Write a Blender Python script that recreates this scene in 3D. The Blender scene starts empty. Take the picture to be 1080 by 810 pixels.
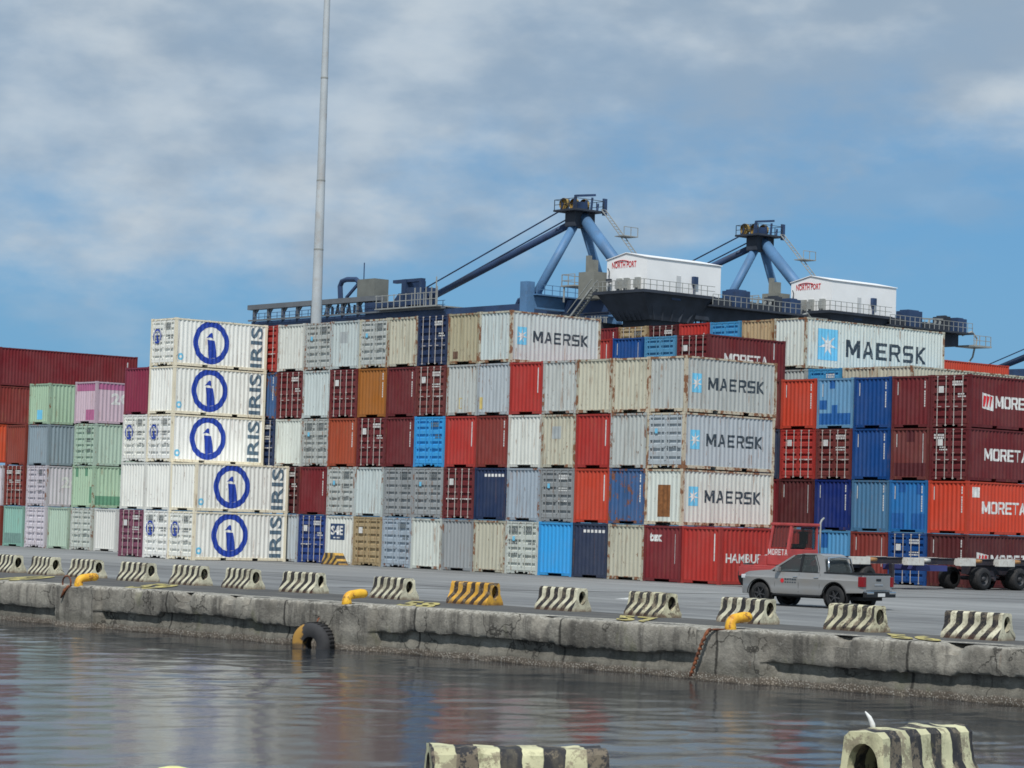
import bpy, bmesh, math, random
import numpy as np
from mathutils import Vector, Matrix, noise
random.seed(7)
PI = math.pi
scene = bpy.context.scene
COL = scene.collection

# ------------------------------------------------------------------ yard frame
TH = 0.85828                      # the container rows run at this angle to the view
UD = Vector((math.cos(TH), -math.sin(TH), 0))     # along the rows of ends (a)
VD = Vector((math.sin(TH), math.cos(TH), 0))      # along the containers (b)
O3 = Vector((7.926, 116.357, 0))
YAW = -TH
def W(a, b, z=0.0): return O3 + UD*a + VD*b + Vector((0, 0, z))

def lin(r, g, b):
    f = lambda c: c/12.92 if c <= 0.04045 else ((c+0.055)/1.055)**2.4
    return (f(r/255), f(g/255), f(b/255))

# ------------------------------------------------------------------ materials
class NT:
    def __init__(s, name):
        s.m = bpy.data.materials.new(name); s.m.use_nodes = True
        s.t = s.m.node_tree; s.t.nodes.clear()
        s.out = s.t.nodes.new('ShaderNodeOutputMaterial')
        s.b = s.t.nodes.new('ShaderNodeBsdfPrincipled')
        s.t.links.new(s.b.outputs[0], s.out.inputs[0])
    def n(s, typ, **kw):
        nd = s.t.nodes.new(typ)
        for k, v in kw.items(): setattr(nd, k, v)
        return nd
    def l(s, a, b): s.t.links.new(a, b)
    def coord(s, kind='Object', scale=(1, 1, 1), rnd=False, rot=(0, 0, 0)):
        tc = s.n('ShaderNodeTexCoord'); mp = s.n('ShaderNodeMapping')
        mp.inputs['Scale'].default_value = scale; mp.inputs['Rotation'].default_value = rot
        s.l(tc.outputs[kind], mp.inputs['Vector'])
        if rnd:
            oi = s.n('ShaderNodeObjectInfo'); mu = s.n('ShaderNodeMath', operation='MULTIPLY'); mu.inputs[1].default_value = 83.0
            s.l(oi.outputs['Random'], mu.inputs[0])
            cb = s.n('ShaderNodeCombineXYZ')
            for i in range(3): s.l(mu.outputs[0], cb.inputs[i])
            s.l(cb.outputs[0], mp.inputs['Location'])
        return mp.outputs[0]
    def noise(s, vec, scale, detail=4, rough=.55):
        nd = s.n('ShaderNodeTexNoise'); nd.inputs['Scale'].default_value = scale
        nd.inputs['Detail'].default_value = detail; nd.inputs['Roughness'].default_value = rough
        s.l(vec, nd.inputs['Vector']); return nd.outputs['Fac']
    def ramp(s, fac, lo, hi, a=0., b=1.):
        nd = s.n('ShaderNodeMapRange', interpolation_type='SMOOTHSTEP')
        s.l(fac, nd.inputs['Value'])
        for k, v in (('From Min', lo), ('From Max', hi), ('To Min', a), ('To Max', b)): nd.inputs[k].default_value = v
        return nd.outputs[0]
    def mix(s, fac, a, b, mode='MIX'):
        nd = s.n('ShaderNodeMix', data_type='RGBA', blend_type=mode)
        for sock, v in ((0, fac), (6, a), (7, b)):
            if hasattr(v, 'is_linked'): s.l(v, nd.inputs[sock])
            elif sock == 0: nd.inputs[0].default_value = v
            else: nd.inputs[sock].default_value = (*v, 1) if len(v) == 3 else v
        return nd.outputs[2]
    def math(s, op, a, b):
        nd = s.n('ShaderNodeMath', operation=op)
        for i, v in enumerate((a, b)):
            if hasattr(v, 'is_linked'): s.l(v, nd.inputs[i])
            else: nd.inputs[i].default_value = v
        return nd.outputs[0]
    def col(s, v):
        if hasattr(v, 'is_linked'): s.l(v, s.b.inputs['Base Color'])
        else: s.b.inputs['Base Color'].default_value = (*v, 1)
    def bump(s, h, st=.3, dist=.02):
        nd = s.n('ShaderNodeBump'); nd.inputs['Strength'].default_value = st; nd.inputs['Distance'].default_value = dist
        s.l(h, nd.inputs['Height']); s.l(nd.outputs[0], s.b.inputs['Normal'])
    def rough(s, v):
        if hasattr(v, 'is_linked'): s.l(v, s.b.inputs['Roughness'])
        else: s.b.inputs['Roughness'].default_value = v

RUST = lin(120, 72, 42)
def mat_container():
    n = NT('weathered_container_paint')
    oi = n.n('ShaderNodeObjectInfo')
    base = oi.outputs['Color']; al = oi.outputs['Alpha']
    c = n.coord(rnd=True); cs = n.coord(scale=(5, 5, .45), rnd=True)
    broad = n.ramp(n.noise(c, .7, 5), .3, .7)
    fade = n.mix(.13, base, lin(150, 150, 146))
    col = n.mix(n.math('MULTIPLY', broad, .55), base, fade)
    streak = n.ramp(n.noise(cs, 1.0, 5, .6), .48, .78)
    st = n.math('MULTIPLY', streak, n.math('ADD', .26, n.math('MULTIPLY', al, .8)))
    dirty = n.mix(.6, base, lin(104, 100, 84), 'MULTIPLY')
    col = n.mix(st, col, dirty)
    rn = n.noise(c, 2.6, 7, .68); rs = n.noise(n.coord(scale=(3, 3, .8), rnd=True), 1.0, 6, .7)
    rr = n.math('ADD', n.math('MULTIPLY', rn, .55), n.math('MULTIPLY', rs, .45))
    thr = n.math('SUBTRACT', .735, n.math('MULTIPLY', al, .235))
    mask = n.ramp(n.math('SUBTRACT', rr, thr), .0, .035)
    rustc = n.mix(n.noise(c, 9, 4), lin(92, 52, 34), lin(150, 96, 58))
    col = n.mix(n.math('MULTIPLY', mask, .9), col, rustc)
    drip = n.ramp(n.noise(n.coord(scale=(9, 9, .38), rnd=True), 1.0, 5, .62), .565, .64)
    dripz = n.ramp(n.noise(n.coord(scale=(1, 1, 1.4), rnd=True), 1.1, 4), .42, .60)
    col = n.mix(n.math('MULTIPLY', n.math('MULTIPLY', drip, dripz), n.math('MINIMUM', .75, n.math('ADD', .04, n.math('MULTIPLY', al, 1.9)))), col, lin(134, 96, 66))
    sp_ = n.ramp(n.noise(n.coord(scale=(8, 8, 2.6), rnd=True), 1.0, 3, .6), .66, .71)
    col = n.mix(n.math('MULTIPLY', sp_, n.math('MINIMUM', .8, n.math('ADD', .05, n.math('MULTIPLY', al, 1.7)))), col, lin(104, 84, 66))
    # bright scuffs
    sc = n.ramp(n.noise(n.coord(scale=(1.5, 1.5, 9), rnd=True), 2.2, 6, .7), .70, .76)
    col = n.mix(n.math('MULTIPLY', sc, .3), col, lin(190, 186, 178))
    n.col(col); n.rough(n.ramp(n.noise(c, 3, 3), .3, .7, .5, .7))
    n.b.inputs['Specular IOR Level'].default_value = .22
    n.bump(n.noise(c, 14, 3), .12, .01)
    return n.m
def mat_plain(name, rgb, rough=.6, var=.18, metal=0., scale=3., dirt=None, da=.35, spec=.4):
    n = NT(name); c = n.coord(rnd=True)
    f = n.noise(c, scale, 5)
    lo = tuple(v*(1-var) for v in rgb); hi = tuple(min(1, v*(1+var)) for v in rgb)
    col = n.mix(n.ramp(f, .3, .7), lo, hi)
    if dirt:
        col = n.mix(n.math('MULTIPLY', n.ramp(n.noise(c, scale*2.3, 7, .7), .5, .66), da), col, dirt)
    n.col(col); n.rough(rough); n.b.inputs['Metallic'].default_value = metal
    n.b.inputs['Specular IOR Level'].default_value = spec
    return n.m
M = {}
M['paint'] = mat_container()
M['white'] = mat_plain('white_lettering', lin(216, 216, 212), .55, .1, dirt=lin(140, 126, 116), da=.5)
M['dark'] = mat_plain('dark_lettering', lin(46, 58, 68), .5, .14, dirt=lin(150, 152, 148), da=.55)
M['grime'] = mat_plain('grimy_marking', lin(92, 98, 100), .6, .2)
M['iris_blue'] = mat_plain('deep_blue_marking', lin(30, 62, 158), .5, .08, dirt=lin(110, 130, 180), da=.25)
M['iris_text'] = mat_plain('slate_lettering', lin(84, 106, 122), .5, .1, dirt=lin(180, 185, 185), da=.3)
M['star_blue'] = mat_plain('sky_blue_panel', lin(112, 190, 222), .5, .06)
M['yellow_mark'] = mat_plain('faded_yellow_mark', lin(196, 176, 110), .6, .1)
M['redmark'] = mat_plain('red_marking', lin(196, 40, 48), .5, .1)
M['bar'] = mat_plain('galvanised_bar', lin(180, 174, 168), .45, .15, dirt=RUST, da=.4)
M['barg'] = mat_plain('grey_painted_bar', lin(158, 160, 158), .5, .15, dirt=RUST, da=.4)
M['black'] = mat_plain('black_rubber', (.018, .018, .019), .75, .3, dirt=(.06, .055, .05), da=.5)
M['blacktrim'] = mat_plain('black_trim', (.012, .012, .013), .45, .2)
M['steel'] = mat_plain('bare_steel', (.35, .35, .36), .4, .2, metal=.7)
M['chrome'] = mat_plain('bright_chrome', (.7, .7, .7), .15, .05, metal=1.)
M['crane_blue'] = mat_plain('crane_blue_paint', lin(88, 126, 164), .55, .15, scale=.3, dirt=lin(90, 96, 110), da=.3)
M['crane_navy'] = mat_plain('crane_dark_blue_paint', lin(46, 66, 98), .55, .25, scale=.3, dirt=lin(50, 50, 55), da=.4)
M['crane_dark'] = mat_plain('crane_dark_steel', lin(50, 56, 66), .75, .3, scale=.4)  # dark blue-grey shared by hull, decks, apex and rear portal
M['crane_grey'] = mat_plain('crane_grey_steel', lin(150, 152, 148), .55, .15, scale=.5, dirt=lin(110, 90, 70), da=.3)
M['house_white'] = mat_plain('white_cladding', lin(238, 238, 236), .5, .03, scale=.4)
M['yellow_machine'] = mat_plain('yellow_machine_paint', lin(150, 126, 72), .5, .25)
M['pole'] = mat_plain('galvanised_pole', lin(178, 184, 186), .5, .08, scale=.6, dirt=lin(160, 140, 120), da=.25)
M['tractor_red'] = mat_plain('tractor_red_paint', lin(172, 70, 68), .45, .14, scale=1.5, dirt=lin(110, 60, 52), da=.35)
M['chassis'] = mat_plain('chassis_dark_paint', lin(46, 44, 52), .6, .3, scale=2, dirt=lin(84, 66, 52), da=.4)
M['bolster'] = mat_plain('bolster_white_paint', lin(206, 204, 196), .55, .1, dirt=lin(140, 100, 70), da=.4)
M['bolster_rust'] = mat_plain('bolster_rusty_end', lin(176, 130, 84), .7, .2, dirt=lin(110, 70, 44), da=.5)
M['hub'] = mat_plain('hub_dark_metal', lin(60, 60, 62), .5, .2)
M['seat_dark'] = mat_plain('dark_cab_interior', (.02, .02, .022), .8, .2)
M['yellow_paint'] = None
def mat_glass(name, rgb=(.02, .025, .028)):
    n = NT(name); n.col(rgb); n.rough(.04); n.b.inputs['Specular IOR Level'].default_value = .7
    n.b.inputs['Coat Weight'].default_value = .3; return n.m
M['glass'] = mat_glass('tinted_glass')
n = NT('clear_cab_glass'); n.col((.20, .23, .23)); n.rough(.02); n.b.inputs['Transmission Weight'].default_value = .92; n.b.inputs['IOR'].default_value = 1.15; M['cabglass'] = n.m
n = NT('tinted_car_glass'); n.col((.30, .34, .34)); n.rough(.02); n.b.inputs['Transmission Weight'].default_value = .88; n.b.inputs['IOR'].default_value = 1.2; M['carglass'] = n.m
def mat_carpaint():
    n = NT('silver_car_paint'); c = n.coord()
    n.col(n.mix(n.ramp(n.noise(n.coord(scale=(1, 1, 3)), 1.3, 5), .45, .75, 0, .35), lin(146, 145, 143), lin(146, 136, 122)))
    n.b.inputs['Metallic'].default_value = .25; n.rough(.30); n.b.inputs['Coat Weight'].default_value = .5
    n.b.inputs['Coat Roughness'].default_value = .06; return n.m
M['car'] = mat_carpaint()
n = NT('red_lamp_lens'); n.col(lin(128, 14, 24)); n.rough(.12); M['lens_red'] = n.m
n = NT('clear_lamp_lens'); n.col((.6, .62, .64)); n.rough(.08); M['lens_clear'] = n.m
n = NT('printed_plate'); n.col((.7, .7, .68)); M['plate'] = n.m

def mat_stripe(name, light, dark, period, slant, chip=.5):
    """diagonal stripes along local X, slanting with local Z, worn at the edges"""
    n = NT(name); tc = n.n('ShaderNodeTexCoord'); sp = n.n('ShaderNodeSeparateXYZ'); n.l(tc.outputs['Object'], sp.inputs[0])
    oi = n.n('ShaderNodeObjectInfo')
    wob = n.noise(n.coord(rnd=True), 5, 3)
    x = n.math('ADD', sp.outputs['X'], n.math('MULTIPLY', n.math('MINIMUM', sp.outputs['Z'], .40), slant*1.3))
    x = n.math('ADD', x, n.math('MULTIPLY', wob, .07))
    x = n.math('ADD', x, n.math('MULTIPLY', oi.outputs['Random'], .25))
    fr = n.math('FRACT', n.math('DIVIDE', x, period), 0.)
    stripe = n.ramp(fr, .47, .50)
    c = n.coord(rnd=True)
    lightc = n.mix(n.ramp(n.noise(c, 2.2, 5), .35, .7), light, tuple(v*.72 for v in light))
    col = n.mix(stripe, lightc, dark)
    # end faces stay in the light paint
    ge = n.n('ShaderNodeNewGeometry'); vt = n.n('ShaderNodeVectorTransform', vector_type='NORMAL', convert_from='WORLD', convert_to='OBJECT')
    n.l(ge.outputs['True Normal'], vt.inputs[0]); sn = n.n('ShaderNodeSeparateXYZ'); n.l(vt.outputs[0], sn.inputs[0])
    endf = n.ramp(n.math('ABSOLUTE', sn.outputs['X'], 0.), .85, .95)
    col = n.mix(endf, col, lightc)
    chipm = n.ramp(n.noise(c, 4.2, 9, .78), .525, .565)
    col = n.mix(n.math('MULTIPLY', chipm, chip), col, lin(128, 116, 98))
    low = n.ramp(n.math('ADD', sp.outputs['Z'], n.math('MULTIPLY', n.noise(c, 4, 5), .3)), .12, .3, 1, 0)
    col = n.mix(n.math('MULTIPLY', low, .75), col, lin(92, 62, 46))
    moss = n.ramp(n.noise(c, 3.1, 6, .7), .58, .68)
    col = n.mix(n.math('MULTIPLY', moss, .5), col, lin(96, 92, 66))
    sm = n.ramp(n.noise(n.coord(scale=(3, 3, .9), rnd=True), 1.6, 6, .65), .5, .72)
    col = n.mix(n.math('MULTIPLY', sm, .45), col, lin(120, 112, 92))
    n.col(col); n.rough(.85); n.bump(n.noise(c, 22, 6, .7), .5, .02)
    return n.m
CREAM = lin(214, 209, 182); BLK = lin(42, 40, 42)
M['stripe'] = mat_stripe('black_and_cream_stripes', CREAM, BLK, .36, -.55)
M['stripe_worn'] = mat_stripe('worn_black_and_cream_stripes', lin(206, 200, 168), lin(50, 48, 46), .36, -.55, .95)
M['stripe_yellow'] = mat_stripe('black_and_yellow_stripes', lin(222, 168, 62), lin(58, 46, 38), .36, -.55, .6)
M['stripe_near'] = mat_stripe('black_and_pale_yellow_stripes', lin(212, 208, 168), lin(46, 46, 49), .37, -.25, .75)
n = NT('chipped_yellow_paint'); c = n.coord(rnd=True)
col = n.mix(n.ramp(n.noise(c, 4, 5), .35, .7), lin(236, 184, 52), lin(214, 150, 40))
col = n.mix(n.ramp(n.noise(c, 6, 8, .75), .54, .62, 0, .85), col, lin(122, 74, 44)); n.col(col); n.rough(.55); M['yellow_paint'] = n.m
n = NT('rusty_iron'); c = n.coord(rnd=True)
n.col(n.mix(n.ramp(n.noise(c, 8, 6), .35, .65), lin(78, 48, 36), lin(140, 84, 54))); n.rough(.9); M['rust'] = n.m
n = NT('faded_yellow_road_paint'); c = n.coord()
wear = n.ramp(n.noise(c, 3, 8, .72), .48, .60); n.col(n.mix(wear, lin(190, 176, 104), lin(92, 90, 84))); n.rough(.8); M['road_yellow'] = n.m
n = NT('faded_white_road_paint'); c = n.coord()
wear = n.ramp(n.noise(c, 3, 8, .7), .5, .62); n.col(n.mix(wear, lin(214, 214, 210), lin(132, 134, 134))); n.rough(.8); M['road_white'] = n.m

def mat_yard():
    n = NT('worn_yard_concrete')
    c = n.coord(); ca = n.coord(scale=(.03, .5, 1))
    base = n.mix(n.ramp(n.noise(c, .12, 6), .3, .7), lin(112, 113, 112), lin(134, 135, 133))
    base = n.mix(n.ramp(n.noise(ca, 1., 5, .6), .42, .66, 0, .7), base, lin(92, 93, 93))
    base = n.mix(n.ramp(n.noise(n.coord(scale=(.05, .16, 1)), 1., 4), .5, .75, 0, .5), base, lin(158, 160, 160))
    base = n.mix(n.ramp(n.noise(c, 1.6, 7, .7), .56, .68, 0, .5), base, lin(82, 82, 80))
    base = n.mix(n.ramp(n.noise(c, .35, 5, .6), .60, .68, 0, .5), base, lin(90, 89, 86))
    yb = n.n('ShaderNodeTexCoord'); ys = n.n('ShaderNodeSeparateXYZ'); n.l(yb.outputs['Object'], ys.inputs[0])
    yw = n.math('ADD', ys.outputs['Y'], n.math('MULTIPLY', n.noise(n.coord(scale=(.1, .1, 1)), 1., 4), 3.))
    base = n.mix(n.math('MULTIPLY', n.math('MULTIPLY', n.ramp(yw, -15., -12.5), n.ramp(yw, -4., -1.5, 1, 0)), .4), base, lin(152, 153, 151))
    trk = n.ramp(n.noise(n.coord(scale=(.018, 2.1, 1), rot=(0, 0, .05)), 1., 3, .5), .60, .68)
    base = n.mix(n.math('MULTIPLY', trk, .55), base, lin(80, 80, 79))
    trk2 = n.ramp(n.noise(n.coord(scale=(1.7, .03, 1), rot=(0, 0, -.25)), 1., 3, .5), .63, .70)
    base = n.mix(n.math('MULTIPLY', trk2, .4), base, lin(84, 84, 82))
    # poured bays: dark joints
    br = n.n('ShaderNodeTexBrick'); n.l(c, br.inputs['Vector'])
    br.inputs['Scale'].default_value = 1.; br.inputs['Brick Width'].default_value = 9.; br.inputs['Row Height'].default_value = 6.2
    br.inputs['Mortar Size'].default_value = .05; br.offset = 0.
    base = n.mix(n.math('MULTIPLY', br.outputs['Fac'], .6), base, lin(62, 62, 62))
    n.col(base); n.rough(.88); n.bump(n.noise(c, 30, 4), .2, .01); return n.m
M['yard'] = mat_yard()
def mat_apron():
    n = NT('dark_apron_asphalt'); c = n.coord()
    base = n.mix(n.ramp(n.noise(c, .5, 6), .3, .7), lin(70, 69, 67), lin(86, 85, 82))
    base = n.mix(n.ramp(n.noise(n.coord(scale=(.25, 1.4, 1)), 1, 7, .7), .52, .7, 0, .6), base, lin(122, 118, 110))
    n.col(base); n.rough(.9); n.bump(n.noise(c, 40, 4), .3, .01); return n.m
M['apron'] = mat_apron()
def mat_quay():
    n = NT('broken_sea_wall_concrete'); tc = n.n('ShaderNodeTexCoord'); sp = n.n('ShaderNodeSeparateXYZ'); n.l(tc.outputs['Object'], sp.inputs[0])
    z = sp.outputs['Z']; c = n.coord()
    base = n.mix(n.ramp(n.noise(c, .7, 7, .65), .32, .68), lin(104, 100, 92), lin(160, 155, 143))
    base = n.mix(n.ramp(n.noise(n.coord(scale=(2.6, 2.6, .35)), 1., 6, .65), .47, .68, 0, .75), base, lin(72, 69, 64))
    base = n.mix(n.ramp(n.noise(n.coord(scale=(1.2, 1.2, .5)), 1., 5, .6), .60, .72, 0, .5), base, lin(104, 106, 74))
    base = n.mix(n.ramp(n.noise(c, 5, 8, .75), .56, .66, 0, .5), base, lin(172, 168, 158))
    base = n.mix(n.ramp(n.noise(c, 11, 8, .75), .56, .66, 0, .4), base, lin(66, 62, 56))
    zz = n.math('ADD', z, n.math('MULTIPLY', n.math('SUBTRACT', n.noise(c, 1.4, 4), .5), .22))
    rim = n.ramp(n.math('ADD', z, n.math('MULTIPLY', n.math('SUBTRACT', n.noise(c, 3.5, 6, .7), .5), .25)), -.10, .0)
    base = n.mix(n.math('MULTIPLY', rim, .6), base, n.mix(n.ramp(n.noise(c, 9, 7, .75), .42, .58), lin(120, 116, 106), lin(192, 188, 176)))
    damp = n.ramp(zz, -.98, -.8, 1, 0)
    base = n.mix(n.math('MULTIPLY', damp, .45), base, lin(86, 84, 74))
    jx = n.math('ADD', sp.outputs['X'], n.math('MULTIPLY', n.noise(c, 1.6, 4), .16))
    jf = n.math('ABSOLUTE', n.math('SUBTRACT', n.math('FRACT', n.math('DIVIDE', jx, 5.7), 0.), .5), 0.)
    base = n.mix(n.ramp(jf, .004, .010, .85, 0), base, lin(44, 42, 38))
    cv = n.n('ShaderNodeTexVoronoi', feature='DISTANCE_TO_EDGE'); cv.inputs['Scale'].default_value = .55; cd = n.n('ShaderNodeVectorMath', operation='ADD')
    nz = n.n('ShaderNodeTexNoise'); nz.inputs['Scale'].default_value = 2.2; nz.inputs['Detail'].default_value = 6; n.l(c, nz.inputs['Vector']); n.l(c, cd.inputs[0]); n.l(nz.outputs['Color'], cd.inputs[1]); n.l(cd.outputs[0], cv.inputs['Vector'])
    base = n.mix(n.math('MULTIPLY', n.ramp(cv.outputs['Distance'], .006, .018, 1, 0), n.ramp(n.noise(c, .5, 3), .45, .55, 0, .8)), base, lin(52, 49, 44))
    run = n.ramp(n.noise(n.coord(scale=(1.6, 1.6, .12)), 1., 4, .6), .66, .74)
    base = n.mix(n.math('MULTIPLY', run, .6), base, lin(128, 88, 58))
    barn = n.ramp(zz, -1.22, -1.13, 1, 0)
    v = n.n('ShaderNodeTexVoronoi'); v.inputs['Scale'].default_value = 19.; n.l(c, v.inputs['Vector'])
    shell = n.ramp(v.outputs['Distance'], .2, .5, 1, 0)
    bc = n.mix(shell, lin(104, 92, 80), n.mix(n.ramp(n.noise(c, 3, 3), .4, .6), lin(184, 170, 154), lin(200, 194, 182)))
    base = n.mix(n.math('MULTIPLY', barn, .7), base, bc)
    wet = n.ramp(zz, -1.37, -1.29, 1, 0)
    base = n.mix(n.math('MULTIPLY', wet, .75), base, lin(50, 42, 34))
    n.col(base); n.rough(.92); n.bump(n.noise(c, 9, 8, .7), .7, .06); return n.m
M['quay'] = mat_quay()
def mat_water():
    n = NT('harbour_water'); n.col((.022, .027, .033)); n.rough(.10)
    n.b.inputs['IOR'].default_value = 1.33
    c1 = n.noise(n.coord(scale=(1.0, 1.9, 1)), 5.5, 4, .55)
    n.bump(c1, .075, .05); return n.m
M['water'] = mat_water()

# ------------------------------------------------------------------ mesh helpers
class MB:
    def __init__(s): s.v = []; s.f = []
    def quad(s, *p):
        i = len(s.v); s.v += [tuple(q) for q in p]; s.f.append(tuple(range(i, i+len(p))))
    def box(s, x0, x1, y0, y1, z0, z1):
        i = len(s.v)
        s.v += [(x, y, z) for z in (z0, z1) for y in (y0, y1) for x in (x0, x1)]
        s.f += [tuple(i+k for k in q) for q in ((0, 2, 3, 1), (4, 5, 7, 6), (0, 1, 5, 4), (2, 6, 7, 3), (0, 4, 6, 2), (1, 3, 7, 5))]
    def bar(s, p, q, w, h=None):
        """box beam from p to q"""
        p, q = Vector(p), Vector(q); d = (q-p).normalized(); h = h or w
        u = d.cross(Vector((0, 0, 1)))
        if u.length < 1e-4: u = Vector((1, 0, 0))
        u.normalize(); v = u.cross(d); i = len(s.v)
        for c in (p, q):
            for a, b in ((-1, -1), (1, -1), (1, 1), (-1, 1)): s.v.append(tuple(c+u*a*w/2+v*b*h/2))
        s.f += [(i, i+1, i+2, i+3), (i+7, i+6, i+5, i+4)] + [(i+k, i+4+k, i+4+(k+1) % 4, i+(k+1) % 4) for k in range(4)]
    def tube(s, pts, r, seg=12, cap=True):
        pts = [Vector(p) for p in pts]; rs = r if isinstance(r, (list, tuple)) else [r]*len(pts)
        i0 = len(s.v); N = len(pts); up = None
        for k, p in enumerate(pts):
            d = (pts[min(k+1, N-1)]-pts[max(k-1, 0)]).normalized()
            if up is None: up = Vector((0, 0, 1)) if abs(d.z) < .9 else Vector((1, 0, 0))
            u = d.cross(up).normalized(); v = u.cross(d).normalized(); up = v
            for j in range(seg):
                t = 2*PI*j/seg; s.v.append(tuple(p+(u*math.cos(t)+v*math.sin(t))*rs[k]))
        for k in range(N-1):
            for j in range(seg):
                a = i0+k*seg+j; b = i0+k*seg+(j+1) % seg
                s.f.append((a, b, b+seg, a+seg))
        if cap:
            s.f.append(tuple(i0+j for j in range(seg))[::-1]); s.f.append(tuple(i0+(N-1)*seg+j for j in range(seg)))
    def lathe(s, prof, axis='Y', c=(0, 0, 0), seg=28):
        """prof: (offset along axis, radius)"""
        i0 = len(s.v); c = Vector(c)
        for (o, r) in prof:
            for j in range(seg):
                t = 2*PI*j/seg; x, z = r*math.cos(t), r*math.sin(t)
                s.v.append(tuple(c+(Vector((x, o, z)) if axis == 'Y' else Vector((o, x, z)) if axis == 'X' else Vector((x, z, o)))))
        for k in range(len(prof)-1):
            for j in range(seg):
                a = i0+k*seg+j; b = i0+k*seg+(j+1) % seg; s.f.append((a, b, b+seg, a+seg))
    def prism(s, poly, y0, y1):
        """poly of (x,z) pulled from y0 to y1"""
        i = len(s.v); n_ = len(poly)
        s.v += [(x, y0, z) for x, z in poly]+[(x, y1, z) for x, z in poly]
        s.f += [tuple(range(i, i+n_)), tuple(range(i+2*n_-1, i+n_-1, -1))]
        s.f += [(i+(k+1) % n_, i+k, i+n_+k, i+n_+(k+1) % n_) for k in range(n_)]
    def mesh(s, name, mat, bevel=0, smooth=False, norm=True):
        me = bpy.data.meshes.new(name); me.from_pydata(s.v, [], s.f)
        if norm or bevel:
            bm = bmesh.new(); bm.from_mesh(me)
            if norm: bmesh.ops.recalc_face_normals(bm, faces=bm.faces)
            if bevel: bmesh.ops.bevel(bm, geom=list(bm.edges), offset=bevel, segments=2, affect='EDGES', profile=.7)
            bm.to_mesh(me); bm.free()
        if smooth:
            for p in me.polygons: p.use_smooth = True
        me.materials.append(mat); return me
def link(name, me, parent=None, loc=None, yaw=None, color=None):
    o = bpy.data.objects.new(name, me); COL.objects.link(o)
    if parent: o.parent = parent
    if loc is not None: o.location = loc
    if yaw is not None: o.rotation_euler = (0, 0, yaw)
    if color: o.color = color
    return o
def obj(name, mb, mat, parent=None, loc=None, yaw=None, bevel=0, smooth=False, norm=True):
    return link(name, mb.mesh(name, mat, bevel, smooth, norm), parent, loc, yaw)
def tag(o, label=None, cat=None, group=None, kind=None):
    if label: o['label'] = label
    if cat: o['category'] = cat
    if group: o['group'] = group
    if kind: o['kind'] = kind
    return o
def empty(name, loc=(0, 0, 0), yaw=0, **k):
    o = bpy.data.objects.new(name, None); COL.objects.link(o); o.location = loc; o.rotation_euler = (0, 0, yaw); o.empty_display_size = .2
    return tag(o, **k)
def autosmooth(me, ang=40):
    for p in me.polygons: p.use_smooth = True
    bm = bmesh.new(); bm.from_mesh(me)
    for e in bm.edges: e.smooth = e.calc_face_angle(0) < math.radians(ang)
    bm.to_mesh(me); bm.free()

# ------------------------------------------------------------------ flat lettering (2-D bmesh in x,z)
def text_bm(txt, height, width=None, bold=0., shear=0., align='LEFT'):
    cu = bpy.data.curves.new('lettering', 'FONT'); cu.body = txt; cu.size = 1; cu.offset = bold; cu.shear = shear
    cu.resolution_u = 3
    ob = bpy.data.objects.new('lettering', cu); COL.objects.link(ob)
    dg = bpy.context.evaluated_depsgraph_get(); me = bpy.data.meshes.new_from_object(ob.evaluated_get(dg))
    bpy.data.objects.remove(ob); bpy.data.curves.remove(cu)
    bm = bmesh.new(); bm.from_mesh(me); bpy.data.meshes.remove(me)
    xs = [v.co.x for v in bm.verts]; ys = [v.co.y for v in bm.verts]
    x0, x1, y0, y1 = min(xs), max(xs), min(ys), max(ys)
    sy = height/(y1-y0); sx = (width/(x1-x0)) if width else sy
    for v in bm.verts: v.co = Vector(((v.co.x-x0)*sx, 0, (v.co.y-y0)*sy))
    return bm
GLYPH = dict(
 M=[[(0, 0), (0, 1), (.24, 1), (.5, .45), (.76, 1), (1, 1), (1, 0), (.8, 0), (.8, .62), (.57, .14), (.43, .14), (.2, .62), (.2, 0)]],
 A=[[(0, 0), (.36, 1), (.5, 1), (.5, .80), (.37, .42), (.5, .42), (.5, .24), (.30, .24), (.21, 0)], [(1, 0), (.79, 0), (.70, .24), (.5, .24), (.5, .42), (.63, .42), (.5, .80), (.5, 1), (.64, 1)]],
 E=[[(0, 0), (0, 1), (1, 1), (1, .82), (.24, .82), (.24, .59), (.9, .59), (.9, .41), (.24, .41), (.24, .18), (1, .18), (1, 0)]],
 R=[[(0, 0), (0, 1), (.22, 1), (.22, 0)], [(.22, 1), (.85, 1), (1, .86), (1, .56), (.86, .42), (.79, .40), (1, 0), (.76, 0), (.56, .38), (.22, .38), (.22, .55), (.72, .55), (.78, .61), (.78, .77), (.72, .82), (.22, .82)]],
 S=[[(.02, 0), (.85, 0), (1, .14), (1, .45), (.86, .59), (.24, .59), (.24, .82), (.96, .82), (.96, 1), (.15, 1), (0, .86), (0, .55), (.14, .41), (.76, .41), (.76, .18), (.02, .18)]],
 K=[[(0, 0), (0, 1), (.22, 1), (.22, .6), (.68, 1), (.98, 1), (.42, .52), (1, 0), (.7, 0), (.28, .4), (.22, .36), (.22, 0)]],
 O=[[(.5, 0), (.15, 0), (0, .15), (0, .85), (.15, 1), (.5, 1), (.5, .82), (.28, .82), (.22, .76), (.22, .24), (.28, .18), (.5, .18)], [(.5, 1), (.85, 1), (1, .85), (1, .15), (.85, 0), (.5, 0), (.5, .18), (.72, .18), (.78, .24), (.78, .76), (.72, .82), (.5, .82)]],
 T=[[(.38, 0), (.38, .82), (0, .82), (0, 1), (1, 1), (1, .82), (.62, .82), (.62, 0)]])
GW = dict(M=1.2)
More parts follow.
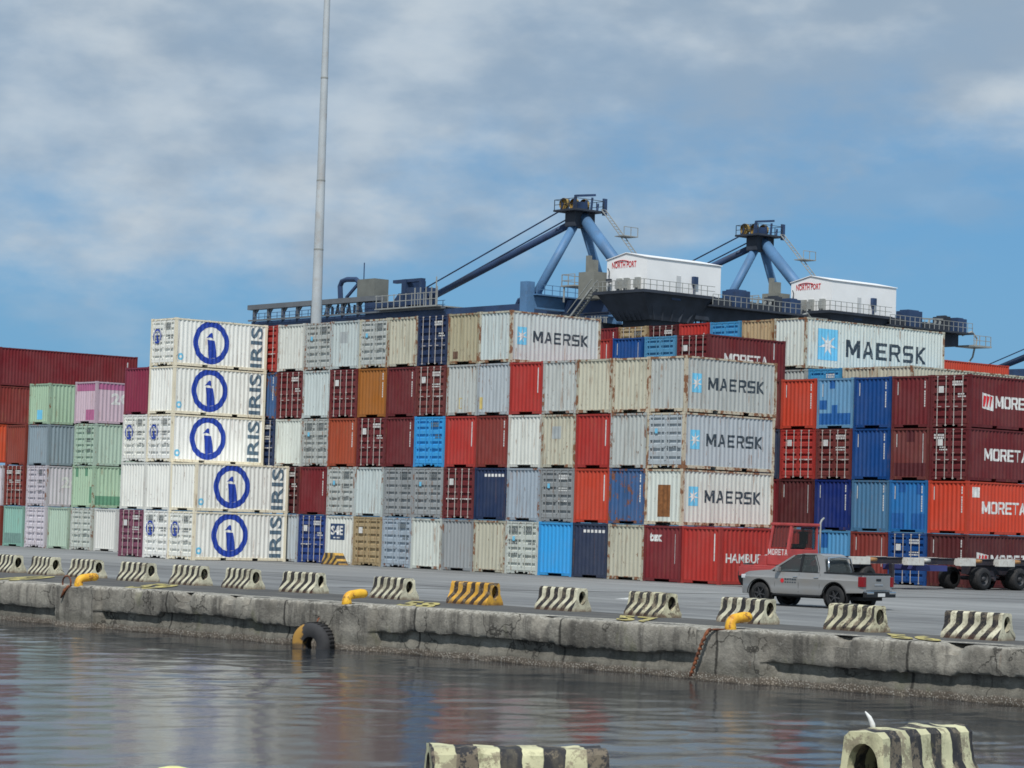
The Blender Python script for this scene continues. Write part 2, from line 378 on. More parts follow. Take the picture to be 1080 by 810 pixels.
def stroke_bm(txt, height, width, gap=.22):
    ws = [GW.get(c, .92) for c in txt]; tot = sum(ws)+gap*(len(txt)-1); k = width/tot; polys = []; x = 0
    for c, w_ in zip(txt, ws):
        for p in GLYPH[c]: polys.append([((x+u*w_)*k, v*height) for u, v in p])
        x += w_+gap
    return poly_bm(polys)
def move_bm(bm, dx, dz, rot=0):
    c, s = math.cos(rot), math.sin(rot)
    for v in bm.verts: v.co = Vector((v.co.x*c-v.co.z*s+dx, 0, v.co.x*s+v.co.z*c+dz))
    return bm
def poly_bm(polys):
    bm = bmesh.new()
    for p in polys: bm.faces.new([bm.verts.new((x, 0, z)) for x, z in p])
    return bm
def rect(x0, x1, z0, z1): return [(x0, z0), (x1, z0), (x1, z1), (x0, z1)]
def ring_polys(cx, cz, ro, ri, n_=40, zmax=99):
    out = []
    for k in range(n_):
        a, b = 2*PI*k/n_, 2*PI*(k+1)/n_
        q = [(cx+r*math.cos(t), min(zmax, cz+r*math.sin(t))) for r, t in ((ri, a), (ro, a), (ro, b), (ri, b))]
        out.append(q)
    return out
def conform(bm, prof, place, mat, name):
    """cut at the corrugation's folds, lay on the panel; prof = [(u, depth)], place(u, depth, z) -> xyz"""
    us = [p[0] for p in prof]; ds = [p[1] for p in prof]
    x0 = min(v.co.x for v in bm.verts); x1 = max(v.co.x for v in bm.verts)
    for u in us:
        if x0 < u < x1:
            bmesh.ops.bisect_plane(bm, geom=bm.verts[:]+bm.edges[:]+bm.faces[:], plane_co=(u, 0, 0), plane_no=(1, 0, 0), dist=1e-5)
    for v in bm.verts:
        d = float(np.interp(v.co.x, us, ds)); v.co = Vector(place(v.co.x, d-.006, v.co.z))
    me = bpy.data.meshes.new(name); bm.to_mesh(me); bm.free(); me.materials.append(mat); return me

# ------------------------------------------------------------------ shipping containers
CW = 2.44
def profile(u0, u1, pitch, depth, inset):
    n_ = round((u1-u0)/pitch); p = (u1-u0)/n_; out = []
    for k in range(n_):
        b = u0+k*p
        out += [(b+.02*p, inset), (b+.27*p, inset), (b+.50*p, inset+depth), (b+.77*p, inset+depth)]
    out.append((u1, inset)); return out
class Kit:
    """shared meshes of one container size"""
    def __init__(s, L, H):
        s.L, s.H = L, H
        s.sp = profile(.16, L-.16, .276, .04, .028); s.ep = profile(.13, CW-.13, .262, .05, .03)
        x, y = CW/2, L/2
        zt, zb = H-.10, .17
        body = MB()
        def strip(prof, place):
            for (u0, d0), (u1, d1) in zip(prof[:-1], prof[1:]):
                body.quad(place(u0, d0, zb), place(u1, d1, zb), place(u1, d1, zt), place(u0, d0, zt))
        s.side_place = lambda u, d, z: (x-d, -y+u, z)
        s.end_place = lambda u, d, z: (-x+u, -y+d, z)
        strip(s.sp, s.side_place); strip(s.sp, lambda u, d, z: (-x+d, -y+u, z))
        strip(s.ep, lambda u, d, z: (-x+u, y-d, z))
        body.quad((-x+.03, -y+.03, H-.02), (x-.03, -y+.03, H-.02), (x-.03, y-.03, H-.02), (-x+.03, y-.03, H-.02))
        body.quad((-x+.03, -y+.03, zb-.02), (x-.03, -y+.03, zb-.02), (x-.03, y-.03, zb-.02), (-x+.03, y-.03, zb-.02))
        for yc in [-y+.9+k*1.35 for k in range(int((L-1.2)/1.35)+1)]: body.box(-x+.1, x-.1, yc-.03, yc+.03, .008, zb-.025); body.box(-x+.1, x-.1, yc-.03, yc+.03, H-.018, H-.003)
        v0, f0 = list(body.v), list(body.f)
        body.quad((-x+.1, -y+.13, zb), (x-.1, -y+.13, zb), (x-.1, -y+.13, zt), (-x+.1, -y+.13, zt))
        s.body_door = body.mesh('body', M['paint'], norm=False)
        body = MB(); body.v, body.f = v0, f0; strip(s.ep, s.end_place)
        s.body_blank = body.mesh('body', M['paint'], norm=False)
        # frame
        f = MB(); cz = .118
        for sx in (-1, 1):
            for sy in (-1, 1):
                for z0, z1 in ((0, cz), (H-cz, H)):
                    xa, xb = sorted((sx*(x+.003), sx*(x-.165))); ya, yb = sorted((sy*(y+.003), sy*(y-.178)))
                    f.box(xa, xb, ya, yb, z0, z1)
                xa, xb = sorted((sx*(x-.004), sx*(x-.13))); ya, yb = sorted((sy*(y-.004), sy*(y-.16)))
                f.box(xa, xb, ya, yb, cz, H-cz)
        for sx in (-1, 1):                          # long rails, the lower one open at the fork pockets
            xa, xb = sorted((sx*(x-.016), sx*(x-.09)))
            f.box(xa, xb, -y+.18, y-.18, H-.10, H-.024)
            cuts = [-y+.18, -1.22, -.84, .84, 1.22, y-.18] if L < 8 else [-y+.18, y-.18]
            for k in range(0, len(cuts), 2): f.box(xa, xb, cuts[k], cuts[k+1], .03, .17)
            for k in range(1, len(cuts)-1, 2): f.box(xa, xb, cuts[k], cuts[k+1], .145, .17)
        for sy in (-1, 1):
            ya, yb = sorted((sy*(y-.014), sy*(y-.10)))
            f.box(-x+.165, x-.165, ya, yb, H-.115, H-.026)
            if sy < 0:
                f.box(-x+.165, -.5, ya, yb, .03, .17); f.box(.5, x-.165, ya, yb, .03, .17); f.box(-.5, .5, ya, yb, .135, .17)
            else: f.box(-x+.165, x-.165, ya, yb, .03, .17)
        s.frame = f.mesh('frame', M['paint'])
        # one door leaf (left; the other is the same mesh turned by its own offset)
        d = MB(); wl = (CW-.28)/2-.012; z0, z1 = .19, H-.13; yo = -y
        bands = [(.085, .165), (.25, .33), (.415, .495), (.58, .66), (.745, .825), (.885, .95)]
        zz = [0.]; dd = [.03]
        for a, b in bands:
            zz += [a, a+.012, b-.012, b]; dd += [.03, .10, .10, .03]
        zz.append(1.); dd.append(.03)
        hh = z1-z0
        xa, xb = .07, wl-.07
        for k in range(len(zz)-1):
            za, zc, da, dc = z0+zz[k]*hh, z0+zz[k+1]*hh, dd[k], dd[k+1]
            d.quad((xa, yo+da, za), (xb, yo+da, za), (xb, yo+dc, zc), (xa, yo+dc, zc))
        d.box(0, xa, yo+.024, yo+.09, z0, z1); d.box(xb, wl, yo+.024, yo+.09, z0, z1)
        for k in range(4):
            zk = z0+hh*(.08+.28*k); d.box(-.03, .06, yo+.006, yo+.023, zk, zk+.09)
        s.door = d.mesh('door', M['paint'], norm=False); s.wl = wl
        b = MB(); b.tube([(0, yo-.010, .06), (0, yo-.010, H-.06)], .021, 6)
        for zk in (.08, 1.32, H-.12): b.box(-.045, .045, yo-.02, yo+.026, zk, zk+.05)
        b.box(-.02, .26, yo-.03, yo-.012, 1.0, 1.035)
        s.bar = b.mesh('locking_bar', M['bar']); s.bar_grey = s.bar.copy(); s.bar_grey.materials.clear(); s.bar_grey.materials.append(M['paint'])
        # small markings on a door and the upright number on an end
        s.marks_all = []
        for sd_ in (3, 8, 15, 22):
          r = random.Random(sd_); pair = []
          for rows in ((H-.42, H-.55), (H-1.0, H-1.12), (H-1.62,)):
              mk = []; x0 = .12+r.choice((0, 0, .35))
              for zk in rows:
                  xx = x0
                  while xx < min(wl-.2, x0+.62):
                      ww = r.uniform(.05, .14); mk.append(rect(xx, min(wl-.1, xx+ww), zk, zk+(.10 if zk > H-.6 else .065))); xx += ww+.03
              if r.random() < .25: continue
              me = conform(poly_bm(mk), [(0, .022), (2, .022)], lambda u, d_, z: (u, -y+d_-.004, z), M['white'], 'lettering')
              md = me.copy(); md.materials.clear(); md.materials.append(M['grime']); pair.append((me, md))
          s.marks_all.append(pair)
        s.marks_dark = s.marks_all[0][0][1]
        nb = []; zk = H-.28
        while zk > H-1.5:
            h = r.uniform(.06, .12); nb.append(rect(2.06, 2.12, zk-h, zk)); zk -= h+(.02 if r.random() < .8 else .12)
        s.number = conform(poly_bm(nb), s.ep, s.end_place, M['white'], 'number_marking')
        nb = [rect(.30, .37, H-.95, H-.30)]
        s.short = conform(poly_bm(nb), s.ep, s.end_place, M['white'], 'number_marking')
    def side_decal(s, bm, mat, name): return conform(bm, s.sp, s.side_place, mat, name)
    def end_decal(s, bm, mat, name): return conform(bm, s.ep, s.end_place, mat, name)
    def door_decal(s, bm, mat, name): return conform(bm, [(-3, .0), (3, .0)], lambda u, d, z: (u, -s.L/2+d-.014, z), mat, name)
K20 = Kit(6.06, 2.592); K40 = Kit(12.19, 2.89)

def star_polys(cx, cz, r):
    out = []
    for k in range(7):
        t = PI/2+2*PI*k/7; out.append([(cx+.30*r*math.cos(t-.45), cz+.30*r*math.sin(t-.45)), (cx+r*math.cos(t), cz+r*math.sin(t)), (cx+.30*r*math.cos(t+.45), cz+.30*r*math.sin(t+.45)), (cx, cz)])
    return out
def iris_polys(cx, cz, R, zmax):
    P = ring_polys(cx, cz, R, R*.73, 44, zmax)
    k = R/1.18
    pt = lambda L: [(cx+x*k, cz+z*k) for x, z in L]
    P.append(pt([(-.12, -.875), (.40, -.78), (.22, .14), (-.27, .16)]))      # leaning tower
    P.append(pt([(-.10, .30), (.14, .24), (.06, .52)]))                      # lamp at its head
    P.append(pt([(-.34, .26), (-.10, .30), (.06, .52), (-.02, .56)]))
    return P
def dk(kit, key, maker, cache={}):
    k = (id(kit), key)
    if k not in cache: cache[k] = maker()
    return cache[k]
def side_art(kit, art):
    H = kit.H
    if art == 'star_small':
        return [('logo_panel', dk(kit, 'sp', lambda: kit.side_decal(poly_bm([rect(.44, 1.08, .92, 1.80)]), M['star_blue'], 'logo_panel'))),
                ('logo_star', dk(kit, 'ss', lambda: side_over(kit, poly_bm(star_polys(.76, 1.36, .36)), 'white', 'logo_star'))),
                ('lettering', dk(kit, 'sl', lambda: kit.side_decal(move_bm(stroke_bm('MAERSK', .58, 3.75), 1.50, 1.08), M['dark'], 'lettering')))]
    if art == 'star_big':
        return [('logo_panel', dk(kit, 'bp', lambda: kit.side_decal(poly_bm([rect(1.05, 2.75, .56, 2.34)]), M['star_blue'], 'logo_panel'))),
                ('logo_star', dk(kit, 'bs', lambda: side_over(kit, poly_bm(star_polys(1.9, 1.45, .78)), 'white', 'logo_star'))),
                ('lettering', dk(kit, 'bl', lambda: kit.side_decal(move_bm(stroke_bm('MAERSK', 1.0, 7.1), 3.45, .85), M['dark'], 'lettering')))]
    if art == 'iris':
        return [('ring_emblem', dk(kit, 'ir', lambda: kit.side_decal(poly_bm(iris_polys(2.36, 1.36, 1.17, H-.12)), M['iris_blue'], 'ring_emblem'))),
                ('lettering', dk(kit, 'il', lambda: kit.side_decal(move_bm(text_bm('IRIS', .80, 2.22, .022), 5.78, .20, PI/2), M['iris_text'], 'lettering'))),
                ('corner_emblem', dk(kit, 'ic', lambda: kit.side_decal(poly_bm(ring_polys(.42, .5, .19, .08, 12)), M['star_blue'], 'corner_emblem')))]
    if art in ('moreta_logo', 'moreta', 'moreta_sign', 'moreta_low'):
        u0 = {'moreta_logo': 2.05, 'moreta': 1.25, 'moreta_sign': 1.2, 'moreta_low': 1.9}[art]
        out = [('lettering', dk(kit, art, lambda: kit.side_decal(move_bm(stroke_bm('MORETA', .60, 3.4, .16), u0, 1.02), M['white'], 'lettering')))]
        if art in ('moreta_logo', 'moreta_low'):
            out += [('logo_panel', dk(kit, art+'p', lambda: kit.side_decal(poly_bm([[(u0-1.05, .98), (u0-.18, .86), (u0-.15, 1.60), (u0-1.05, 1.74)]]), M['white'], 'logo_panel'))),
                    ('logo_stripes', dk(kit, art+'s', lambda: side_over(kit, poly_bm([[(u0-.98+k*.24, 1.08), (u0-.84+k*.24, 1.04), (u0-.74+k*.24, 1.55), (u0-.90+k*.24, 1.62)] for k in range(3)]), 'redmark', 'logo_stripes')))]
        if art == 'moreta_sign':
            out += [('notice_panel', dk(kit, 'ms', lambda: kit.side_decal(poly_bm([rect(.42, .98, 1.80, 2.30)]), M['white'], 'notice_panel')))]
        return out
    if art == 'hamburg':
        return [('lettering', dk(kit, art, lambda: kit.side_decal(move_bm(text_bm('HAMBURG SÜD', .52, 4.1, .018), .42, .98), M['white'], 'lettering')))]
    if art == 'two_g':
        return [('lettering', dk(kit, art, lambda: kit.side_decal(move_bm(text_bm('2G', .72, 1.5, .04), 1.15, 1.2), M['white'], 'lettering')))]
    if art == 'pink_patch':
        return [('paint_patch', dk(kit, 'pk', lambda: kit.side_decal(poly_bm([rect(.2, 2.6, 2.1, 2.46)]), M['pinkpatch'], 'paint_patch')))]
    if art == 'green_patch':
        return [('paint_patch', dk(kit, 'gp', lambda: kit.side_decal(poly_bm([rect(2.2, 2.9, .75, 1.3)]), M['greenpatch'], 'paint_patch')))]
    if art == 'green_low':
        return [('paint_patch', dk(kit, f'gl{i}', lambda: kit.side_decal(poly_bm([q]), M['greenpatch'], 'paint_patch'))) for i, q in enumerate((rect(.2, 3.4, .2, .75), rect(1.9, 2.4, 2.1, 2.45)))]
    if art == 'small_white':
        return [('notice_panel', dk(kit, 'sw', lambda: kit.side_decal(poly_bm([rect(1.9, 2.5, 1.6, 2.5)]), M['white'], 'notice_panel')))]
    if art == 'end_number':
        return [('number_marking', dk(kit, 'en', lambda: kit.side_decal(poly_bm([rect(kit.L-.95, kit.L-.83, 1.5, 2.4)]), M['white'], 'number_marking')))]
    return []
M['pinkpatch'] = mat_plain('dark_pink_patch', lin(168, 98, 134), .6, .1)
M['greenpatch'] = mat_plain('dark_green_patch', lin(94, 140, 112), .6, .1)
M['bluepatch'] = mat_plain('mid_blue_patch', lin(34, 92, 156), .55, .1)
M['maroonpatch'] = mat_plain('dark_maroon_patch', lin(84, 34, 38), .6, .1)
M['greypatch'] = mat_plain('grey_patch', lin(160, 166, 166), .6, .1)
M['rustpatch'] = mat_plain('rust_patch', lin(128, 84, 48), .85, .25, scale=5)
M['brownpatch'] = mat_plain('brown_patch', lin(100, 76, 62), .85, .25, scale=5)
def end_art(kit, art):
    H = kit.H; E = lambda key, polys, mat, name: (name, dk(kit, key, lambda: kit.end_decal(poly_bm(polys), mat, name)))
    EE = lambda key, polys, mat, name: [E(f'{key}{i}', [q], mat, name) for i, q in enumerate(polys)]
    if art == 'number': return [('number_marking', kit.number)]
    if art == 'both': return [('number_marking', kit.number), ('number_marking', kit.short)]
    if art == 'line': return [E('ln', [rect(2.04, 2.11, 1.05, 2.28)], M['white'], 'number_marking')]
    if art == 'line_low': return [E('ll', [rect(2.04, 2.10, .75, 2.28)], M['white'], 'number_marking')]
    if art == 'wide': return [('number_marking', kit.short), E('wd', [rect(1.98, 2.07, .85, 2.3)], M['white'], 'number_marking')]
    if art == 'square': return [E('sq', [rect(.75, 1.35, 1.4, 2.0)], M['greypatch'], 'paint_patch')]
    if art == 'small_rust': return [E('sr', [rect(.42, .78, .28, .66)], M['brownpatch'], 'rust_patch')]
    if art == 'yellow': return [E('yl', [rect(1.0, 1.04, .35, .9), rect(1.20, 1.24, .35, .9), rect(1.04, 1.2, .86, .9), rect(1.04, 1.2, .35, .39)], M['yellow_mark'], 'box_marking')]
    if art == 'yellow_left': return [E('yf', [rect(.18, .42, .3, .9)], M['yellow_mark'], 'box_marking')]
    if art == 'rust_rect': return [E('rr', [rect(.80, 1.62, .38, 1.85)], M['rustpatch'], 'rust_patch')]
    if art == 'top_text': return [E('tt', [rect(.75+k*.26, .87+k*.26, 2.14, 2.28) for k in range(6)], M['white'], 'lettering')]
    if art == 'tex': return [('lettering', dk(kit, 'tx', lambda: kit.end_decal(move_bm(text_bm('tex', .40, .80, .05), .34, 1.84), M['white'], 'lettering'))), E('l2', [rect(2.0, 2.06, .85, 2.2)], M['white'], 'number_marking')]
    if art == 'sfe': return [E('sf', [rect(.36, 1.62, 1.30, 2.16)], M['navypanel'], 'sign_panel'),
                             ('lettering', dk(kit, 'sft', lambda: over(kit, move_bm(text_bm('S4E', .50, 1.08, .03), .45, 1.55)))),
                             ('sign_strip', dk(kit, 'sfu', lambda: over(kit, poly_bm([rect(.7+k*.16, .8+k*.16, 1.38, 1.45) for k in range(4)]))))]
    if art == 'blue_blocks': return EE('bb', [rect(.16, 2.28, .2, .78), rect(.16, .62, .98, 1.45), rect(1.0, 1.35, .78, 1.2), rect(.8, 1.15, 2.05, 2.46)], M['bluepatch'], 'paint_patch')+[('number_marking', kit.short)]
    if art == 'blue_low': return EE('bw', [rect(.16, 1.0, .2, .95), rect(1.4, 2.28, .2, .95), rect(.55, 1.05, 2.0, 2.46), rect(1.7, 2.0, 1.9, 2.4)], M['bluepatch'], 'paint_patch')+[('number_marking', kit.short), ('number_marking', kit.number)]
    if art == 'blue_top': return [E('bt', [rect(.3, .95, 1.7, 2.46)], M['bluepatch'], 'paint_patch')]
    if art == 'maroon_low': return EE('ml', [rect(.2, 2.2, .2, .85), rect(1.0, 1.5, 1.9, 2.46)], M['maroonpatch'], 'paint_patch')+[('number_marking', kit.short), E('wd', [rect(1.98, 2.07, .85, 2.3)], M['white'], 'number_marking')]
    if art == 'pink': return EE('pkk', [rect(.2, 2.2, 2.0, 2.46), rect(1.3, 2.25, .2, .85)], M['pinkpatch'], 'paint_patch')
    if art == 'aqua': return [E('aq', [rect(1.0, 1.6, .3, .9)], M['star_blue'], 'paint_patch')]
    if art == 'green_bits': return EE('gb', [rect(.3, .6, 1.9, 2.46), rect(1.4, 1.7, 1.95, 2.46), rect(2.0, 2.2, .3, 1.3)], M['greenpatch'], 'paint_patch')
    if art == 'teal_low': return [E('tl', [rect(.16, 2.28, .2, .85)], M['greypatch2'], 'paint_patch')]
    return []
M['navypanel'] = mat_plain('navy_sign_panel', lin(44, 66, 100), .5, .08)
M['greypatch2'] = mat_plain('grey_green_patch', lin(112, 142, 134), .6, .1)
def over(kit, bm, mat='white'):
    return conform(bm, [(u, d-.006) for u, d in kit.ep], kit.end_place, M[mat], 'lettering')
def side_over(kit, bm, mat, name):
    return conform(bm, [(u, d-.006) for u, d in kit.sp], kit.side_place, M[mat], name)

C = dict(irisframe=(lin(234, 224, 198), .3),
 iris=(lin(234, 234, 226), .22), white=(lin(214, 216, 208), .26), cream=(lin(190, 187, 168), .56), offwhite=(lin(202, 207, 199), .34),
 greywhite=(lin(182, 186, 182), .46), grey=(lin(150, 154, 155), .30), lightgrey=(lin(180, 188, 192), .34), bluegrey=(lin(160, 172, 182), .36),
 pale=(lin(192, 202, 200), .30), tan=(lin(176, 156, 120), .55), beige=(lin(174, 166, 138), .5), rusttan=(lin(186, 160, 122), .62),
 maroon=(lin(106, 38, 42), .10), darkmaroon=(lin(86, 36, 38), .12), brownmaroon=(lin(112, 52, 50), .2), deepred=(lin(116, 34, 40), .08),
 red=(lin(170, 52, 46), .14), brightred=(lin(182, 48, 40), .10), orangered=(lin(194, 68, 46), .08), orange=(lin(205, 78, 42), .12), ochre=(lin(160, 98, 34), .2),
 rustorange=(lin(158, 72, 46), .25), brownred=(lin(126, 50, 44), .22), mauve=(lin(130, 78, 98), .12), plum=(lin(132, 46, 70), .08),
 blue=(lin(14, 70, 134), .04), darkblue=(lin(16, 42, 112), .04), greyblue=(lin(78, 122, 156), .16), lightblue=(lin(84, 150, 196), .08),
 patchblue=(lin(110, 160, 196), .12), midblue=(lin(40, 116, 180), .06), skyblue=(lin(56, 158, 220), .05), turquoise=(lin(66, 152, 202), .16), teal_blue=(lin(84, 148, 186), .2),
 navy=(lin(32, 50, 84), .06), wornblue=(lin(60, 94, 138), .85), doorblue=(lin(36, 66, 132), .1), greynavy=(lin(46, 56, 80), .12),
 green=(lin(166, 192, 164), .26), palegreen=(lin(172, 192, 174), .26), teal=(lin(136, 178, 164), .18), pink=(lin(200, 178, 188), .18), dustypink=(lin(184, 146, 164), .18),
 steelgrey=(lin(142, 158, 166), .2), pinkwhite=(lin(208, 202, 208), .25), plainwhite=(lin(224, 224, 218), .12), brick=(lin(140, 66, 54), .2))
WORD = dict(iris='bright white', white='white', cream='rusty cream', offwhite='off-white', greywhite='grey-white', grey='grey', lightgrey='light grey', bluegrey='blue-grey',
 pale='pale white', tan='tan', beige='beige', rusttan='rusty tan', maroon='maroon', darkmaroon='dark maroon', brownmaroon='brownish maroon', deepred='deep red', red='red', brightred='bright red',
 orangered='orange-red', orange='orange', ochre='ochre', rustorange='rust-orange', brownred='brown-red', mauve='mauve', plum='plum', blue='blue', darkblue='dark blue', greyblue='faded blue',
 lightblue='light blue', patchblue='patchy light blue', midblue='mid blue', skyblue='sky blue', turquoise='turquoise', teal_blue='teal blue', navy='navy', wornblue='scuffed blue', doorblue='royal blue', greynavy='slate navy',
 green='pale green', palegreen='mint green', teal='teal', pink='pink', dustypink='dusty pink', steelgrey='steel grey', pinkwhite='pinkish white', plainwhite='plain white', brick='brick red')
ENDW = {'b': 'blank end', 'd': 'door end'}
LIGHTBAR = {'maroon', 'darkmaroon', 'brownmaroon', 'deepred', 'navy', 'doorblue', 'red', 'blue', 'tan', 'mauve', 'brick', 'brownred'}
n_box = 0
def make_container(kit, a, b, z, colname, kind, ends=(), sides=(), group='', label='', emblem=False, frame=None, barcol=None):
    """a,b: the near left bottom corner in the yard frame"""
    global n_box; n_box += 1
    r = random.Random(n_box*13+5)
    rgb, rust = C[colname]
    t = r.uniform(.93, 1.06); rgb = tuple(min(.85, v*t) for v in rgb)
    loc = W(a+CW/2+r.uniform(-.012, .012), b+kit.L/2+r.uniform(-.03, .03), z)
    o = empty('shipping_container', loc, YAW+r.uniform(-.0025, .0025), label=label, cat='container', group=group)
    colr = (*rgb, rust); fr = lin(196, 186, 164) if frame == 'rusttan' else C[frame][0] if frame else tuple(v*.86 for v in rgb)
    lightish = sum(rgb) > .9
    link('body', kit.body_blank if kind == 'b' else kit.body_door, o, color=colr)
    link('frame', kit.frame, o, color=(*fr, 1.0 if frame in ('rusttan', 'cream') else min(1, rust+(.5 if lightish and rust > .22 else .15))))
    if kind == 'd':
        for k, x0 in enumerate((-CW/2+.14, .012)):
            d = link('door', kit.door, o, loc=(x0, 0, 0), color=colr)
            light = (barcol or ('l' if colname in LIGHTBAR else 'g')) == 'l'
            for bx in (.25, .78):
                link('locking_bar', kit.bar if light else kit.bar_grey, d, loc=(bx+(.0 if k else .05), 0, 0), color=(*[v*.92 for v in rgb], rust))
            if (k == 1 and r.random() < .8) or r.random() < .2:
                [link('lettering', q_[1 if lightish else 0], d) for q_ in r.choice(kit.marks_all)]
            if emblem and k == 0:
                link('ring_emblem', dk(kit, 'de', lambda: kit.door_decal(poly_bm(iris_polys(.55, 1.62, .40, 9)), M['iris_blue'], 'ring_emblem')), d)
                link('lettering', kit.marks_dark, d, loc=(0, 0, -.62))
            elif k == 0 and colname in ('greywhite', 'grey', 'white', 'lightgrey', 'offwhite') and r.random() < .8:
                link('star_emblem', dk(kit, 'dst', lambda: kit.door_decal(poly_bm([rect(.42, .60, 1.62, 1.84)]), M['star_blue'], 'star_emblem')), d)
            elif k == 0 and colname in LIGHTBAR and r.random() < .75:
                link('notice_panel', dk(kit, 'dnp', lambda: kit.door_decal(poly_bm([rect(.38, .70, 1.70, 2.02)]), M['white'], 'notice_panel')), d)
    for nm, me in [x for e in ends for x in end_art(kit, e)]+[x for s_ in sides for x in side_art(kit, s_)]:
        link(nm, me, o)
    return o
SEEN = {}
def box_label(colname, kind, note, tier, block, left, right, above):
    s = f"{WORD[colname]} container{' ' + note if note else ' showing its ' + ENDW[kind]}, {tier} of {block}"
    if left: s += f", beside {left}"
    return s
# a run of containers: items listed from image-left to image-right, None = nothing there
def short(it): return f"{WORD[it[0]]} {'doors' if it[1] == 'd' else 'end'}"
ALL = []
def run(kit, a0, pitch, b, z, tier, block, group, items):
    row = []
    for i, it in enumerate(items):
        if it is None: row.append(None); continue
        colname, kind = it[0], it[1]; kw = it[2] if len(it) > 2 else {}
        kw = dict(kw); note = kw.pop('note', '')
        da = kw.pop('da', 0)
        o = make_container(kit, a0+i*pitch+da, b, z, colname, kind, group=group, **kw)
        row.append(o); ALL.append((o, it, note, tier, block, i, items))
def finish_labels():
    used = {}
    def build(rec, lvl):
        o, it, note, tier, block, i, items = rec
        s = f"{WORD[it[0]]} container"
        s += f" {note}" if note else f" showing {'doors' if it[1]=='d' else 'end'}"
        s += f", {tier} tier of {block}"
        L = next((short(items[k]) for k in (i-1,) if k >= 0 and items[k]), None); R = next((short(items[k]) for k in (i+1,) if k < len(items) and items[k]), None)
        if lvl == 1: s += f" by {L}" if L else (f" by {R}" if R else " at its end")
        if lvl == 2: s += f" between {L} and {R}" if L and R else (f" by {R}" if R else " at its corner")
        if lvl == 3:
            k = sum(1 for q in items[:i] if q and q[0] == it[0] and q[1] == it[1])
            s += f", {['first', 'second', 'third', 'fourth', 'fifth'][k]} such along it"
        return s
    from collections import Counter
    lv = {id(r_): 0 for r_ in ALL}
    order = [0, 1, 2, 3]
    for _ in range(4):
        labs = {id(r_): build(r_, lv[id(r_)]) for r_ in ALL}; cnt = Counter(labs.values())
        for r_ in ALL:
            if cnt[labs[id(r_)]] > 1 and lv[id(r_)] < 3: lv[id(r_)] += 1
    for r_ in ALL:
        s = build(r_, lv[id(r_)])
        if len(s.replace(',', ' ').split()) > 16:
            s = s.replace(' with doors facing out', ' showing doors').replace(' showing blank end', ' end').replace(' container', ' box', 0)
        r_[0]['label'] = s
    cnt = Counter(o['label'] for o, *_ in ALL)
    for k, v in cnt.items():
        if v > 1 or not 4 <= len(k.split()) <= 16: print('LABEL?', v, len(k.split()), k)

D = lambda **k: k
PM = 2.4595
T5 = ['ground', 'second', 'third', 'fourth', 'top']
# ---- the long front wall (ends), its left part passes behind the ringed white stack
BM = 'front wall'; GM = 'containers of the long front wall'
Zr = [0, 2.6, 5.2, 7.8, 10.4]
def mrow(t, k0, items): run(K20, k0*PM, PM, 0, Zr[t], T5[t], BM, GM, items)
mrow(4, -14, [('red', 'd'), ('white', 'b'), ('greywhite', 'd'), ('pale', 'b', D(ends=['square'], note='with a grey square patch')), ('greywhite', 'd', D(frame='cream')), ('cream', 'b'), ('navy', 'd'),
              ('beige', 'b', D(ends=['small_rust'], note='with a small brown patch')), ('pale', 'b', D(sides=['star_small'], frame='cream', note='with MAERSK side'))])
mrow(3, -14, [('wornblue', 'b', D(ends=['number'])), ('maroon', 'd'), ('pale', 'b'), ('maroon', 'd'), ('ochre', 'b', D(ends=['number'])), ('maroon', 'b', D(ends=['number'])), ('brownmaroon', 'd'),
              ('greywhite', 'b', D(ends=['yellow'], note='with a yellow outlined box mark')), ('lightgrey', 'b', D(ends=['yellow_left'], note='with a yellow corner mark')), ('red', 'b', D(ends=['line'])),
              ('greywhite', 'b'), ('cream', 'b'), ('cream', 'b', D(frame='rusttan')), ('greywhite', 'b', D(sides=['star_small'], frame='rusttan', note='with MAERSK side'))])
mrow(2, -14, [('navy', 'd'), ('offwhite', 'b'), ('greywhite', 'd'), ('rustorange', 'b', D(ends=['number'])), ('maroon', 'd'), ('maroon', 'b', D(ends=['number'])), ('skyblue', 'd'),
              ('red', 'b', D(ends=['line'])), ('brownred', 'b', D(ends=['number'])), ('white', 'b'), ('cream', 'b', D(ends=['square'])), ('red', 'b', D(ends=['line'])), ('greywhite', 'b'),
              ('lightgrey', 'd', D(sides=['star_small'], frame='rusttan', note='with doors and MAERSK side'))])
mrow(1, -13, [('darkmaroon', 'd'), ('deepred', 'b', D(ends=['number'])), ('greywhite', 'd'), ('pale', 'b'), ('grey', 'd'), ('grey', 'd'), ('maroon', 'd'), ('navy', 'b', D(ends=['top_text'], note='with small white letters')),
              ('bluegrey', 'b'), ('grey', 'd'), ('orangered', 'b', D(ends=['line'])), ('wornblue', 'b', D(ends=['number'])), ('offwhite', 'b', D(ends=['rust_rect'], sides=['star_small'], frame='rusttan', note='with rust rectangle and MAERSK side'))])
mrow(0, -13, [('lightgrey', 'b'), ('doorblue', 'd'), ('white', 'b', D(ends=['sfe'], note='bearing a navy S4E sign')), ('tan', 'd', D(barcol='g')), ('bluegrey', 'd'), ('offwhite', 'b'), ('grey', 'b'), ('cream', 'b'),
              ('offwhite', 'd'), ('skyblue', 'b'), ('greynavy', 'b', D(ends=['top_text'], note='with small white letters')), ('cream', 'b'), ('deepred', 'b', D(ends=['tex'], note='lettered tex')), ('red', 'b', D(ends=['line'], sides=['hamburg'], note='with HAMBURG SÜD side'))])
